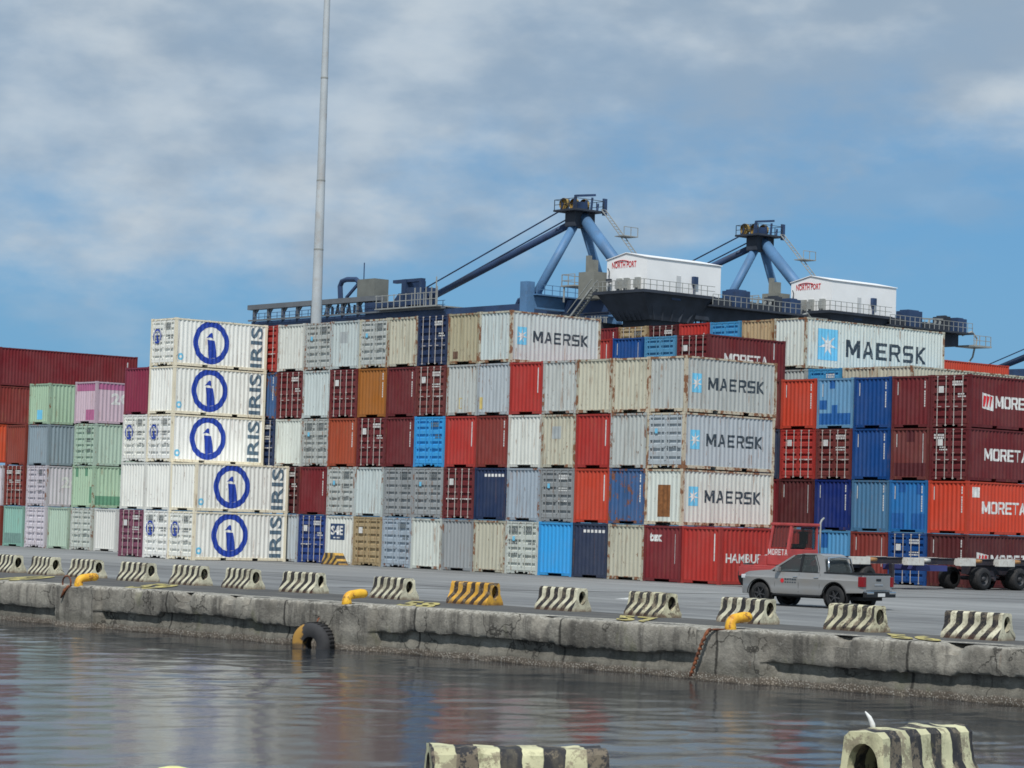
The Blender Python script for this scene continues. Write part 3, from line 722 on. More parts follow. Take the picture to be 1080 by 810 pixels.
# the bright red neighbour: same column row as above (its long side faces the tractor)
# ---- white stack with the blue rings, one bay nearer
BI = 'ringed white stack'; GI = 'containers of the stack with blue rings'
def irow(t, a0, items): run(K20, a0, PM, -6.22, Zr[t], T5[t], BI, GI, items)
I1 = -32.75; I2 = -30.33
irow(4, I1-CW, [('iris', 'd', D(frame='irisframe', sides=['iris'], emblem=True, note='with big blue ring and IRIS'))])
irow(3, I1-CW-PM, [('plum', 'b'), ('iris', 'b', D(frame='irisframe', sides=['iris'], note='with big blue ring and IRIS'))])
irow(2, I1-CW-PM, [('iris', 'd', D(emblem=True)), ('iris', 'd', D(frame='irisframe', sides=['iris'], emblem=True, note='with big blue ring and IRIS'))])
irow(1, I2-CW-2*PM, [('iris', 'b', D(note='showing blank end, outermost')), ('iris', 'b', D(note='showing blank end, middle one')), ('iris', 'b', D(frame='irisframe', sides=['iris'], note='with big blue ring and IRIS'))])
irow(0, I2-CW-2*PM, [('mauve', 'd'), ('iris', 'd', D(emblem=True)), ('iris', 'd', D(frame='irisframe', sides=['iris'], emblem=True, note='with big blue ring and IRIS'))])
# ---- block behind the tractor and pickup
BR = 'block behind the tractor'; GR = 'containers behind the tractor'
PR = 2.505
def rrow(t, items): run(K20, 3.72-CW-5*PR, PR, 15.7, Zr[t], (T5[:3]+['top'])[t], BR, GR, items)
rrow(3, [('brownmaroon', 'b'), ('orangered', 'b', D(ends=['both'])), ('patchblue', 'b', D(ends=['blue_blocks'], note='with repainted blocks')), ('blue', 'b', D(ends=['both'])), ('maroon', 'b', D(ends=['both'])), ('maroon', 'd', D(sides=['moreta_logo'], note='with logo and MORETA side'))])
rrow(2, [('greynavy', 'b'), ('red', 'd'), ('brownmaroon', 'd'), ('blue', 'b', D(ends=['both'])), ('brownmaroon', 'b', D(ends=['maroon_low'], note='with dark patches')), ('maroon', 'd', D(sides=['moreta'], note='with MORETA side'))])
rrow(1, [('deepred', 'b'), ('darkmaroon', 'b', D(ends=['wide'])), ('darkblue', 'b', D(ends=['both'])), ('greyblue', 'b', D(ends=['both'])), ('midblue', 'b', D(ends=['blue_low'], note='with darker blue patches')), ('orangered', 'b', D(ends=['both'], sides=['moreta_sign'], note='with white notice and MORETA'))])
rrow(0, [('red', 'b'), ('darkmaroon', 'b'), ('lightblue', 'b', D(ends=['blue_top'])), ('brownred', 'b', D(ends=['wide'])), ('blue', 'd'), ('darkmaroon', 'b', D(ends=['both'], sides=['moreta_low'], note='with logo behind trailer'))])
# ---- block seen over the front wall
BS = 'row peeking over front wall'; GS = 'containers peeking over the front wall'
run(K20, -14.15-CW-3*2.58, 2.58, 15.7, 10.4, 'upper', BS, GS, [('red', 'b', D(ends=['line_low'])), ('blue', 'b', D(ends=['wide'])), ('teal_blue', 'd', D(barcol='g')), ('maroon', 'd', D(sides=['moreta', 'end_number'], note='with MORETA side'))])
# ---- tall block under the cranes
BT = 'tall block under cranes'; GT = 'containers of the tall block'
PT = 2.60
run(K40, -15.2-CW-6*PT, PT, 24.5, 11.70, 'top', BT, GT, [('deepred', 'b', D(ends=['number'])), ('tan', 'd'), ('darkmaroon', 'd'), ('brightred', 'b', D(ends=['line'])), ('turquoise', 'd'), ('rusttan', 'b'),
     ('offwhite', 'b', D(sides=['star_big'], frame='cream', note='with giant MAERSK side'))])
run(K40, -7.35-CW-3*PT, PT, 24.5, 8.76, 'lower', BT, GT, [('greywhite', 'b'), ('turquoise', 'd'), ('cream', 'b', D(frame='rusttan')), ('cream', 'b', D(frame='cream'))])
run(K40, -40.2-CW, PT, 62.45, 12.72, 'upper', 'stack far behind', 'far containers', [('orangered', 'b', D(sides=['small_white'], note='with a small white notice'))])
# ---- pale stacks to the left
BL = 'pale pastel stacks'; GL = 'containers of the pale pastel stacks'
PL = 2.77
def lrow(t, k0, items): run(K20, -60.6-CW+PL*k0, PL, 1.0, Zr[t], (T5[:3]+['top'])[t], BL, GL, items)
lrow(3, 1, [('green', 'b', D(ends=['aqua'], note='with an aqua patch')), None, ('pink', 'b', D(ends=['pink'], sides=['pink_patch', 'two_g'], note='with dark pink patches and 2G'))])
lrow(2, 0, [('brick', 'b'), ('steelgrey', 'b'), None, ('palegreen', 'd', D(sides=['green_patch']))])
lrow(1, -1, [('pinkwhite', 'b'), ('brownred', 'd'), ('pinkwhite', 'd', D(sides=['two_g'])), None, ('green', 'b', D(ends=['green_bits'], sides=['green_low'], note='with dark green patches'))])
lrow(0, -1, [('brick', 'b'), ('teal', 'b', D(ends=['teal_low'], note='with a grey-green lower band')), ('pinkwhite', 'd'), ('palegreen', 'b'), ('offwhite', 'd'), ('plainwhite', 'b')])
# ---- long far boxes behind them
BU = 'stack behind pastel boxes'; GU = 'far containers behind the pastel stacks'
for cl, zz, tr in (('deepred', 11.66, 'top'), ('brownred', 8.74, 'middle'), ('orange', 5.82, 'low')):
    run(K40, -88.-CW, 2.5, 14.4, zz, tr, BU, GU, [(cl, 'b', D(sides=['end_number'] if tr == 'top' else [], note='showing its long side'))])
run(K40, -88.-CW, 2.5, 2.1, 11.66, 'near top', BU, GU, [('deepred', 'b', D(note='cut by the edge'))])
finish_labels()

# ------------------------------------------------------------------ ground, quay, water
def eb(a): return -37.75+(a-4)*.085           # the quay edge in the yard frame
g = MB(); A = [-420, -60, 80, 600]
for a0, a1 in zip(A[:-1], A[1:]):
    g.quad((a0, eb(a0)+.35, 0), (a1, eb(a1)+.35, 0), (a1, 2500, 0), (a0, 2500, 0))
g.quad((-2600, 40, 0), (-420, 40, 0), (-420, 2500, 0), (-2600, 2500, 0)); g.quad((600, 40, 0), (2600, 40, 0), (2600, 2500, 0), (600, 2500, 0))
tag(obj('ground', g, M['yard'], loc=O3, yaw=YAW), kind='structure')
g = MB(); st = 1.0; prev = None
for k in range(0, 181):
    a = -60+k*st; w = .25*noise.noise(Vector((a*.35, 3.1, 0)))+.12*noise.noise(Vector((a*1.7, 8.1, 0)))
    cur = ((a, eb(a)+.3, .004), (a, -31.05+w, .004))
    if prev: g.quad(prev[0], cur[0], cur[1], prev[1])
    prev = cur
tag(obj('apron_pavement', g, M['apron'], loc=O3, yaw=YAW), kind='structure')
# painted berth numbers
def ground_text(txt, a, b, h, w, name, mat, skew=-.55):
    bm = text_bm(txt, h, w, .03)
    for v in bm.verts: v.co = Vector((a+v.co.x+skew*v.co.z, b+v.co.z, .032))
    me = bpy.data.meshes.new(name); bm.to_mesh(me); bm.free(); me.materials.append(mat)
    return link(name, me, loc=O3, yaw=YAW)
for txt, a in (('60', 4.0), ('59', 11.4), ('58', 24.4), ('57', 33.0), ('56', 42.0)):
    h = (-32.3-eb(a))*.86
    tag(ground_text(txt, a, eb(a)+.22, h, 1.6, 'berth_number', M['road_yellow'], -1.02), f'faded yellow berth number {txt} painted on the quay apron', 'berth number', 'berth numbers painted along the quay')
g = MB(); g.quad((8.6, -26, .005), (9.0, -26, .005), (18.2, 5.2, .005), (17.8, 5.2, .005)); g.quad((-40, -20.2, .005), (10.6, -20.2, .005), (10.6, -19.95, .005), (-40, -19.95, .005))
tag(obj('pavement_joint', g, mat_plain('dark_joint_filler', lin(66, 66, 66), .9, .2), loc=O3, yaw=YAW, norm=False), kind='structure')
g = MB()
g.quad((15.0, -16.5, .006), (16.2, -17.6, .006), (16.6, -17.3, .006), (15.3, -16.2, .006)); g.quad((16.4, -18.2, .006), (18.6, -21.6, .006), (19.0, -21.4, .006), (16.8, -18.0, .006)); g.quad((17.6, -19.0, .006), (18.3, -19.3, .006), (18.0, -18.2, .006), (17.5, -18.3, .006))
tag(obj('pavement_marking', g, M['road_white'], loc=O3, yaw=YAW, norm=False), 'worn white paint scrawl on the grey yard pavement', 'road marking')

# quay wall: a long ragged profile
BOL = [9.4, 22.6, 37.15]
def quay():
    prof = [(1.0, .010), (.6, .014), (.15, .012), (.0, .0), (-.05, -.04), (-.07, -.14), (-.078, -.28), (-.08, -.42), (-.07, -.56), (-.055, -.66), (-.03, -.72), (.04, -.735), (.12, -.74), (.15, -.79), (.15, -.88), (.14, -.98), (.11, -1.06), (.08, -1.13), (.08, -1.24), (.10, -1.34), (.10, -1.5), (.12, -2.2)]
    g = MB(); step = .11; n_ = int(110/step); P = len(prof); N = noise.noise
    for k in range(n_+1):
        a = -46+k*step
        low = .07*N(Vector((a*.22, 0, 0)))+.035*N(Vector((a*1.3, 4, 0)))+.035*N(Vector((a*5.1, 9, 0)))
        st_ = .05 if N(Vector((a*.16, 30, 0))) > .05 else -.04
        top = .06*max(0, N(Vector((a*.5, 12, 0))))+.035*N(Vector((a*2.9, 15, 0)))
        lift = .05 if N(Vector((a*.13, 77, 0))) > 0 else -.02
        bite = max(0, N(Vector((a*.9, 51, 0)))-.25)*1.1+max(0, N(Vector((a*2.9, 57, 0)))-.3)*.5
        pil = max([max(0, min(1, (1.15-abs(a-c-.2))/.05)) for c in BOL])
        for j, (o, z) in enumerate(prof):
            if 8 <= j <= 13: z = z+(low+st_)
            if 2 <= j <= 5: o += top*.6+bite*.5; z += -top*.35+lift*.6-bite*.35
            if j in (6, 7): o += bite*.2
            if j < 2: o += .32*N(Vector((a*.8, 21, 0)))+.12*N(Vector((a*3.1, 23, 0))); z += lift*.2 if j == 1 else 0
            if pil > 0 and j >= 3:
                tgt = -.30+.03*N(Vector((a*2, z*3, 5)))
                if j >= 3: o = o*(1-pil)+(tgt if j > 3 else -.2)*pil
                if 8 <= j <= 13: z = z*(1-.4*pil)+(-.5-.03*j)*.4*pil
            q = Vector((a*2.3, z*2.3, o*2)); r_ = .014*N(q)+.012*N(q*3.1)+.010*N(q*7.7)
            if j > 1: o += r_*1.1; z += .4*r_ if j < 18 else 0
            g.v.append((a, eb(a)+o, z))
    for k in range(n_):
        for j in range(P-1):
            i = k*P+j; g.f.append((i, i+P, i+P+1, i+1))
    me = g.mesh('quay_wall', M['quay'], norm=False); autosmooth(me, 50)
    tag(link('quay_wall', me, loc=O3, yaw=YAW), kind='structure')
quay()

# water: a rippled sheet with real waves, flat beyond
def water():
    rng = np.random.default_rng(4)
    xs = np.arange(-26, 20.01, .085); ys = np.arange(36, 96.01, .12)
    X, Y = np.meshgrid(xs, ys); Z = np.zeros_like(X)
    for k in range(70):
        lam = .45*(3.4/.45)**rng.random(); th = rng.normal(2.1, .75); kk = 2*np.pi/lam
        amp = .00105*lam**.9*rng.uniform(.5, 1.3)
        Z += amp*np.sin(kk*(X*np.cos(th)+Y*np.sin(th))+rng.uniform(0, 6.28))
    patch = .75+.45*np.sin(X*.31+.7*np.sin(Y*.13))*np.sin(Y*.17+.4)
    fadeb = np.clip(np.minimum.reduce([X-xs[0], xs[-1]-X, Y-ys[0], ys[-1]-Y])/1.5, 0, 1)
    Z = -1.35+Z*patch*fadeb
    ny, nx = X.shape; V = np.stack([X, Y, Z], -1).reshape(-1, 3)
    idx = np.arange(nx*ny).reshape(ny, nx)
    F = np.stack([idx[:-1, :-1], idx[:-1, 1:], idx[1:, 1:], idx[1:, :-1]], -1).reshape(-1, 4)
    v = V.tolist(); f = F.tolist()
    b0 = len(v); x0, x1, y0, y1 = xs[0], xs[-1], ys[0], ys[-1]; B = 2600
    v += [(-B, -B, -1.35), (B, -B, -1.35), (B, B, -1.35), (-B, B, -1.35), (x0, y0, -1.35), (x1, y0, -1.35), (x1, y1, -1.35), (x0, y1, -1.35)]
    f += [(b0, b0+1, b0+5, b0+4), (b0+1, b0+2, b0+6, b0+5), (b0+2, b0+3, b0+7, b0+6), (b0+3, b0, b0+4, b0+7)]
    me = bpy.data.meshes.new('water'); me.from_pydata(v, [], f); me.materials.append(M['water'])
    for p in me.polygons: p.use_smooth = True
    tag(link('water', me), kind='structure')
water()
# the near quay the picture is taken from
g = MB(); g.box(-60, 60, -60, 24.75, -3, 0)
tag(obj('near_quay', g, M['yard']), kind='structure')

# ------------------------------------------------------------------ barriers
def barrier_mesh(name, mat, L=1.72, Wb=.74, Wt=.40, H=.68, seed=0, rough=.012, hole=.14, hz=.58, brk=.5):
    g = MB(); r = random.Random(seed)
    prof = [(-Wb/2, 0), (-Wb/2, .10), (-Wt/2-.03, H*brk), (-Wt/2, H-.05), (-Wt/2+.05, H), (Wt/2-.05, H), (Wt/2, H-.05), (Wt/2+.03, H*brk), (Wb/2, .10), (Wb/2, 0)]
    # outline finely sampled and joined to a round hole that runs right through
    pts = []
    for (y0, z0), (y1, z1) in zip(prof, prof[1:]+prof[:1]):
        m = 6 if z0 == z1 == 0 else 3
        pts += [(y0+(y1-y0)*k/m, z0+(z1-z0)*k/m) for k in range(m)]
    hc = (0, H*hz); n_ = len(pts); NX = 14
    xs = [-L/2+L*k/NX for k in range(NX+1)]
    hp = []
    for (y, z) in pts:
        t = math.atan2(z-hc[1], y-hc[0]); hp.append((hc[0]+hole*math.cos(t), hc[1]+hole*(1.45 if hole < .16 else 1.1)*math.sin(t)))
    def jit(x, y, z):
        q = Vector((x*3+seed*7.1, y*3, z*3)); d = noise.noise(q)*rough*1.6+noise.noise(q*3.3)*rough
        e = 1.0 if abs(abs(x)-L/2) < 1e-6 else 0
        ch = max(0, noise.noise(q*1.7+Vector((9, 3, 1)))-.25)*.10*e
        return (x-math.copysign(ch, x)+d*.6*e, y*(1+d*1.5)-0, max(0, z*(1+d) - ch*.6 if z > .3 else z))
    base = 0
    for x in xs:
        for (y, z) in pts: g.v.append(jit(x, y, z))
    for k in range(NX):
        for j in range(n_):
            a = k*n_+j; b = k*n_+(j+1) % n_; g.f.append((a, b, b+n_, a+n_))
    i1 = len(g.v)
    for x in xs:
        for (y, z) in hp: g.v.append((x, y, z))
    for k in range(NX):
        for j in range(n_):
            a = i1+k*n_+j; b = i1+k*n_+(j+1) % n_; g.f.append((a, a+n_, b+n_, b))
    for k, o in ((0, 1), (NX, 0)):
        for j in range(n_):
            a = k*n_+j; b = k*n_+(j+1) % n_; c = i1+k*n_+(j+1) % n_; d = i1+k*n_+j
            g.f.append((a, d, c, b) if o else (a, b, c, d))
    me = g.mesh(name, mat); autosmooth(me, 35); return me
BA = [(-5.15, 's', 'half cut off at the edge beside berth 60'), (-3.0, 's', 'in front of the teal and pinkish boxes'), (-.35, 's', 'behind the farthest yellow bollard'), (3.1, 's', 'in front of the mauve doors'),
      (6.5, 's', 'in front of the lowest IRIS box doors'), (9.7, 's', 'under the lowest IRIS lettering'), (13.1, 's', 'under the S4E box'), (18.0, 's', 'beside the middle bollard'), (21.85, 'y', ''),
      (25.9, 's', 'under the sky blue box'), (29.6, 'w', 'under the tex box'), (33.35, 's', 'behind the nearest bollard'), (37.4, 'w', 'below the tail of the pickup'), (41.35, 's', 'below the trailer wheels')]
for k, (a, t, where) in enumerate(BA):
    me = barrier_mesh('concrete_barrier', M[{'s': 'stripe', 'y': 'stripe_yellow', 'w': 'stripe_worn'}[t]], seed=k+1, rough=.03 if t == 'w' else .014)
    lab = 'yellow and black striped concrete barrier on the quay apron' if t == 'y' else f"{'chipped ' if t == 'w' else ''}black and cream striped barrier {where}"
    o = link('concrete_barrier', me, loc=W(a+.86+(-.9 if k == 0 else -.35 if k == 1 else .0 if k == 2 else .22), -31.55+random.uniform(-.12, .10), 0), yaw=YAW+random.uniform(-.11, .11))
    tag(o, lab, 'barrier', 'striped barriers along the quay edge')
o = link('concrete_barrier', barrier_mesh('concrete_barrier', M['stripe_near'], L=1.50, Wb=.72, Wt=.46, seed=31, rough=.018, hz=.62), loc=(.13, 21.75, 0), yaw=math.radians(9))
tag(o, 'near black and pale yellow barrier at the bottom edge of the view', 'barrier', 'striped barriers on the near quay')
o = link('concrete_barrier', barrier_mesh('concrete_barrier', M['stripe_near'], L=1.66, Wb=.92, Wt=.38, H=.84, seed=42, rough=.022, hole=.155, hz=.62, brk=.64), loc=(3.66, 23.0, .0), yaw=math.radians(52))
tag(o, 'near striped barrier seen from its hollow end with a white plastic strip', 'barrier', 'striped barriers on the near quay')
g = MB()
g.tube([(0, 0, 0), (-.01, 0, .06), (-.035, .01, .12), (-.075, .02, .17)], [.022, .026, .02, .006], 6)
tag(obj('plastic_strip', g, M['white'], loc=(3.30, 22.78, .82), smooth=True), 'curled white plastic strip sticking up from the near barrier', 'plastic strip')
# pale yellow post top at the bottom edge
g = MB(); g.lathe([(0, .17), (.5, .17), (.545, .165), (.575, .13), (.59, .06), (.592, .001)], 'Z')
o = obj('bollard_post', g, mat_plain('pale_yellow_post_paint', lin(226, 224, 150), .6, .1), loc=(-2.72, 21.4, -.13), smooth=True)
tag(o, 'pale yellow round post whose top just shows at the bottom', 'bollard post')
# A-shaped black and yellow stop by the S4E box
g = MB(); g.prism([(-.80, 0), (-.5, .62), (.35, .62), (.85, 0)], -.3, .3)
me = g.mesh('wheel_stop_barrier', mat_stripe('black_and_orange_chevrons', lin(214, 170, 82), lin(62, 58, 54), .44, -.8, .3), bevel=.02)
tag(link('wheel_stop_barrier', me, loc=W(-10.15*PM+.15, -1.0, 0), yaw=YAW), 'low black and yellow hazard block standing under the S4E sign', 'hazard block')

# ------------------------------------------------------------------ bollards, tyre, chain
for k, a in enumerate(BOL):
    o = empty('mooring_bollard', W(a, eb(a)-.02, -.12), YAW, label=['yellow hook bollard with rusty ring beside the farthest berth numbers', 'yellow hook bollard above the half-sunken tyre', 'yellow hook bollard above the rusty chain'][k], cat='bollard', group='yellow mooring bollards on the quay edge')
    g = MB(); path = [(0, 0, 0), (0, 0, .26)]
    for j in range(1, 8):
        t = j/7*PI*.46; path.append((0, .26*(1-math.cos(t)), .30+.22*math.sin(t)))
    path += [(.0, .62, .57), (.0, .80, .565), (0, .90, .56)]
    g.tube([(x*.8, y*.80, z*.74) for x, y, z in path], [.17, .145]+[.132]*7+[.135, .13, .085], 14)
    obj('post', g, M['yellow_paint'], o, smooth=True)
    g = MB(); g.lathe([(-.06, .25), (.02, .25), (.04, .20), (.06, .17)], 'Z', seg=20); obj('base_flange', g, M['rust'], o, smooth=True)
g = MB(); pts = []
for k in range(30):
    t = k/29; pts.append((-.35-.55*t+.02*math.sin(k*2.2), -.40-.12*min(1, t*4)+.015*math.cos(k*2.2), .05-.10*min(1, t*5)-1.25*max(0, t-.1)))
g.tube(pts, [.045+.014*math.sin(k*2.2) for k in range(30)], 7)
g.tube([(.05, -.1, .06), (-.2, -.3, .06), (-.36, -.41, .04)], .03, 6)
tag(obj('rusty_chain', g, M['rust'], loc=W(BOL[2], eb(BOL[2]), -.08), yaw=YAW, smooth=True), 'rusty chain hanging down the quay wall below the nearest bollard', 'chain')
g = MB(); pts = [(-.32+.26*math.cos(t), -.28, .16+.22*math.sin(t)) for t in [2*PI*k/16 for k in range(17)]]
g.tube(pts, .03, 7, cap=False); g.tube([(-.15, -.3, .05), (-.3, -.36, -.1), (-.42, -.42, -.35)], [.05, .06, .03], 7)
tag(obj('mooring_ring', g, M['rust'], loc=W(BOL[0], eb(BOL[0]), -.06), yaw=YAW, smooth=True), 'rusty mooring ring beside the farthest yellow bollard', 'mooring ring')
n = NT('tyre_rubber_with_yellow_paint'); tc = n.n('ShaderNodeTexCoord'); sp = n.n('ShaderNodeSeparateXYZ'); n.l(tc.outputs['Object'], sp.inputs[0]); c = n.coord()
m1 = n.ramp(n.math('ADD', sp.outputs['X'], n.math('MULTIPLY', n.noise(c, 3.5, 6, .65), .7)), .02, .14, 1, 0)
m2 = n.ramp(n.math('ADD', sp.outputs['X'], n.math('MULTIPLY', n.noise(c, 4, 4), .2)), -.62, -.54)
m3 = n.ramp(sp.outputs['Y'], -.10, -.04, 1, 0)
m4 = n.ramp(n.math('ADD', sp.outputs['Z'], n.math('MULTIPLY', n.noise(c, 3.3, 4), .25)), .10, .2)
mask = n.math('MULTIPLY', n.math('MULTIPLY', n.math('MULTIPLY', m1, m2), m3), n.math('ADD', .25, n.math('MULTIPLY', m4, .75)))
n.col(n.mix(mask, n.mix(n.noise(c, 5, 5), (.018, .018, .02), (.05, .05, .052)), lin(168, 128, 60))); n.rough(.8); M['tyre_paint'] = n.m
o = empty('tyre_fender', W(21.9, eb(21.9)-.60, -1.24), YAW+.42, label='half-sunken black tyre with yellow paint hung on the quay wall', cat='tyre')
g = MB(); g.lathe([(-.30, .27), (-.34, .36), (-.35, .52), (-.31, .65), (-.22, .735), (0, .75), (.22, .735), (.31, .65), (.35, .52), (.3, .27), (.0, .24), (-.30, .27)], 'Y', seg=44)
obj('tyre', g, M['tyre_paint'], o, smooth=True)
o.scale = (.88, .88, .88)
g = MB()
for k in range(36):
    t = 2*PI*k/36; c_, s_ = math.cos(t), math.sin(t)
    g.bar((c_*.738, -.22, s_*.738), (c_*.745, .22, s_*.745), .055, .045)
obj('tread', g, M['black'], o)
g = MB(); g.tube([(0, .1, .66), (-.05, .35, .85), (.1, .62, 1.0)], .03, 6); obj('hanging_rope', g, M['rust'], o)

# ------------------------------------------------------------------ light mast
o = empty('lighting_mast', (-12.38, 159.4, 0), label='tall tapered grey lighting mast rising behind the container wall', cat='light mast')
zs = [0, 14, 23.5, 23.6, 30, 30.1, 36, 36.1, 44]; rs = [.44, .335, .27, .262, .228, .222, .19, .185, .14]
g = MB(); g.tube([(0, 0, z) for z in zs], rs, 18); obj('pole', g, M['pole'], o, smooth=True)
for z, r_ in ((19.2, .295), (23.55, .264), (30.05, .224), (36.05, .187)):
    g = MB(); g.lathe([(-.06, r_*.98), (-.05, r_+.014), (.05, r_+.014), (.06, r_*.98)], 'Z', c=(0, 0, z), seg=18); obj('joint_collar', g, M['crane_grey'], o)
g = MB(); g.lathe([(44, .2), (44.1, 1.1), (44.35, 1.1), (44.4, .2)], 'Z'); obj('lamp_ring', g, M['crane_grey'], o)

# ------------------------------------------------------------------ quay cranes
A0, B0 = -138.14, 118.66
def boom_gear(o):
    g = MB(); g.box(-64.5, -35.5, -2.0, -1.1, 30.1, 30.75)
    for k in range(9): g.box(-63.5+k*3.3, -63.1+k*3.3, -1.8, -1.4, 28.5, 30.1); g.bar((-63.3+k*3.3, -1.6, 29.3), (-62.5+k*3.3, -1.6, 30.1), .2)
    g.box(-64, -22, -2.2, -2.0, 28.5, 28.7)
    obj('boom_walkway', g, mat_cache('canopy_grey', lin(104, 108, 112)), o)
    g = MB()
    for k in range(30): g.bar((-63+k*1.4, -2.1, 28.5), (-63+k*1.4, -2.1, 29.5), .06)
    for z in (29., 29.5): g.bar((-63, -2.1, z), (-22, -2.1, z), .06)
    obj('boom_railing', g, M['crane_navy'], o)
    g = MB(); g.box(-40.2, -36.6, -1.9, .4, 30.1, 33.0); obj('boom_cabin', g, mat_cache('boom_cabin_paint', lin(112, 114, 108)), o)
    g = MB(); g.tube([(-44.2, -1.5, 30.6), (-44.4, -1.5, 32.4), (-44., -1.5, 33.0), (-43, -1.5, 33.2), (-41, -1.5, 33.1), (-40.2, -1.5, 32.6)], .34, 8); g.bar((-43, -1.5, 30.8), (-40.4, -1.5, 32.6), .3); g.bar((-39.5, -1.4, 33.0), (-39.5, -1.4, 35.2), .1); obj('cable_reel', g, M['crane_navy'], o)
    g = MB()
    for k in range(16):
        x = -49+k*.8; g.bar((x, -1.6, 28.6), (x+.5*((k % 3)-1), -1.6, 29.8+.2*(k % 2)), .22)
    obj('trolley_gear', g, M['crane_dark'], o)
    g = MB(); g.box(-38.5, -33.5, -1.9, -1.0, 28.5, 29.9); obj('drive_box', g, M['crane_navy'], o)
    # hinge frame
    g = MB(); g.box(-31.4, -30.5, -1.6, 1.6, 28.5, 32.6); g.box(-33.3, -27.6, -1.5, -.8, 32.2, 32.6); g.box(-30.4, -27.4, -1.6, .8, 29.3, 31.5); g.box(-28, -27.5, -1.5, -.8, 31, 32.2); g.prism([(-34, 28.5), (-30.6, 28.5), (-30.6, 30.8), (-31.6, 30.8)], -1.9, -1.2)
    obj('hinge_tower', g, M['crane_navy'], o)
    g = MB(); g.box(-35, -22.6, -3.0, 3.0, 28.75, 28.9)
    for k in range(11): g.bar((-34.8+k*1.2, -2.9, 28.9), (-34.8+k*1.2, -2.9, 30.6), .09)
    for k in range(5): g.bar((-27+k*1.1, -2.9, 28.9), (-27+k*1.1, -2.9, 31.2), .12)
    for z in (29.7, 30.5): g.bar((-35, -2.9, z), (-22.6, -2.9, z), .08)
    g.bar((-22.8, -2.9, 28.9), (-22.8, -2.9, 32.4), .12)
    obj('service_platform', g, M['crane_grey'], o)
def crane(s, label, full=True):
    o = empty('quay_crane', W(A0, B0+s, 0), YAW, label=label, cat='crane', group='blue quay cranes behind the containers')
    gz = 28.0
    # portal: four legs and cross beams
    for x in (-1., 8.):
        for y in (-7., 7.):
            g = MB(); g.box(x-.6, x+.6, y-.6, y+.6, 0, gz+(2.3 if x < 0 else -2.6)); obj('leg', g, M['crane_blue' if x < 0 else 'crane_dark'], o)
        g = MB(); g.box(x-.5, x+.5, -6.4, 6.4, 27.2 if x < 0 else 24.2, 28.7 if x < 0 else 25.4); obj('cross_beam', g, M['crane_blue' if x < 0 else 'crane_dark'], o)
        g = MB(); g.box(x-.45, x+.45, -6.4, 6.4, 8.0, 9.2); obj('sill_beam', g, M['crane_blue'], o)
    for y in (-7., 7.):
        g = MB(); g.box(-.4, 7.4, y-.45, y+.45, 14, 15.1); obj('side_beam', g, M['crane_blue'], o)
    # boom with walkway canopy
    g = MB(); tip = -64 if full else -36
    g.box(tip, 15., -1.6, -.7, 26.9, 28.5); g.box(tip, 15., .7, 1.6, 26.9, 28.5)
    for k in range(17 if full else 0): g.box(-64+k*5, -63.5+k*5, -.7, .7, 27.9, 28.3)
    obj('boom', g, M['crane_navy'], o)
    if full: boom_gear(o)
    # A-frame
    ap = Vector((0, 0, 38.6))
    for y in (-5.6, 5.6):
        g = MB(); g.tube([(-1, y, 29.), ap+Vector((0, y*.06, -.4))], [.52, .52], 14); obj('frame_leg', g, M['crane_blue'], o, smooth=True)
    g = MB(); g.tube([(9.2, .6, 29.6), ap+Vector((.5, 0, -.2))], [.72, .72], 14); obj('back_strut', g, M['crane_blue'], o, smooth=True)
    g = MB(); g.tube([(-33, 0, 28.6), ap+Vector((-.8, 0, -.6))], [.42, .42], 12); obj('fore_strut', g, M['crane_navy'], o, smooth=True)
    for dy, dz in ((-1.2, 1.2), (1.2, .6)):
        g = MB(); g.tube([(-35, dy, 28.8), (-1, dy*.7, 38.6+dz)], .09, 6); obj('stay', g, M['crane_navy'], o)
    # apex
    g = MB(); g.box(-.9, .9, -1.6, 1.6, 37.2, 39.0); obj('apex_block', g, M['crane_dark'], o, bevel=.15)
    g = MB(); g.box(-2.2, 1.8, -2.3, 2.3, 39.0, 39.22)
    for x in (-2.1, -.9, .4, 1.7):
        for y in (-2.2, 2.2): g.bar((x, y, 39.2), (x, y, 40.4), .07)
    for z in (39.8, 40.4):
        for y in (-2.2, 2.2): g.bar((-2.1, y, z), (1.7, y, z), .06)
    g.bar((1.7, -2.2, 40.4), (1.7, 2.2, 40.4), .06); g.bar((-2.1, -2.2, 40.4), (-2.1, 2.2, 40.4), .06)
    obj('apex_platform', g, M['crane_dark'], o)
    g = MB()
    for y in (-1.2, -.1, 1.):
        g.lathe([(-.2, .7), (.2, .7), (.2, .1), (-.2, .1)], 'Y', c=(-.9+.5*y, y, 40.0), seg=18)
    obj('sheaves', g, M['yellow_machine'], o)
    g = MB(); g.box(-.3, .6, -.5, .6, 39.2, 40.2); g.bar((0, -.8, 39.2), (0, -.8, 41.0), .25); g.bar((0, -.8, 40.9), (.6, 1.8, 41.2), .25); g.box(1.2, 1.4, 2.4, 3.0, 38.8, 40.8)
    for q in range(7): g.bar((-1.6+.5*q, -1.6+.5*q, 39.2), (-1.4+.45*q, -1.5+.52*q, 40.1+.35*(q % 3)), .2)
    g.bar((-2.2, 0, 40), (-3.4, 0, 39.7), .25)
    obj('hoist_frame', g, M['crane_navy'], o)
    # ladder down the back strut
    g = MB()
    p0, p1 = Vector((9.8, 1.6, 30.5)), Vector((1.6, 1.6, 38.7))
    for dy in (0, .7): g.bar(p0+Vector((.3, dy, .7)), p1+Vector((.3, dy, .7)), .09)
    for k in range(24): q = p0.lerp(p1, k/23)+Vector((.3, 0, .7)); g.bar(q, q+Vector((0, .7, 0)), .06)
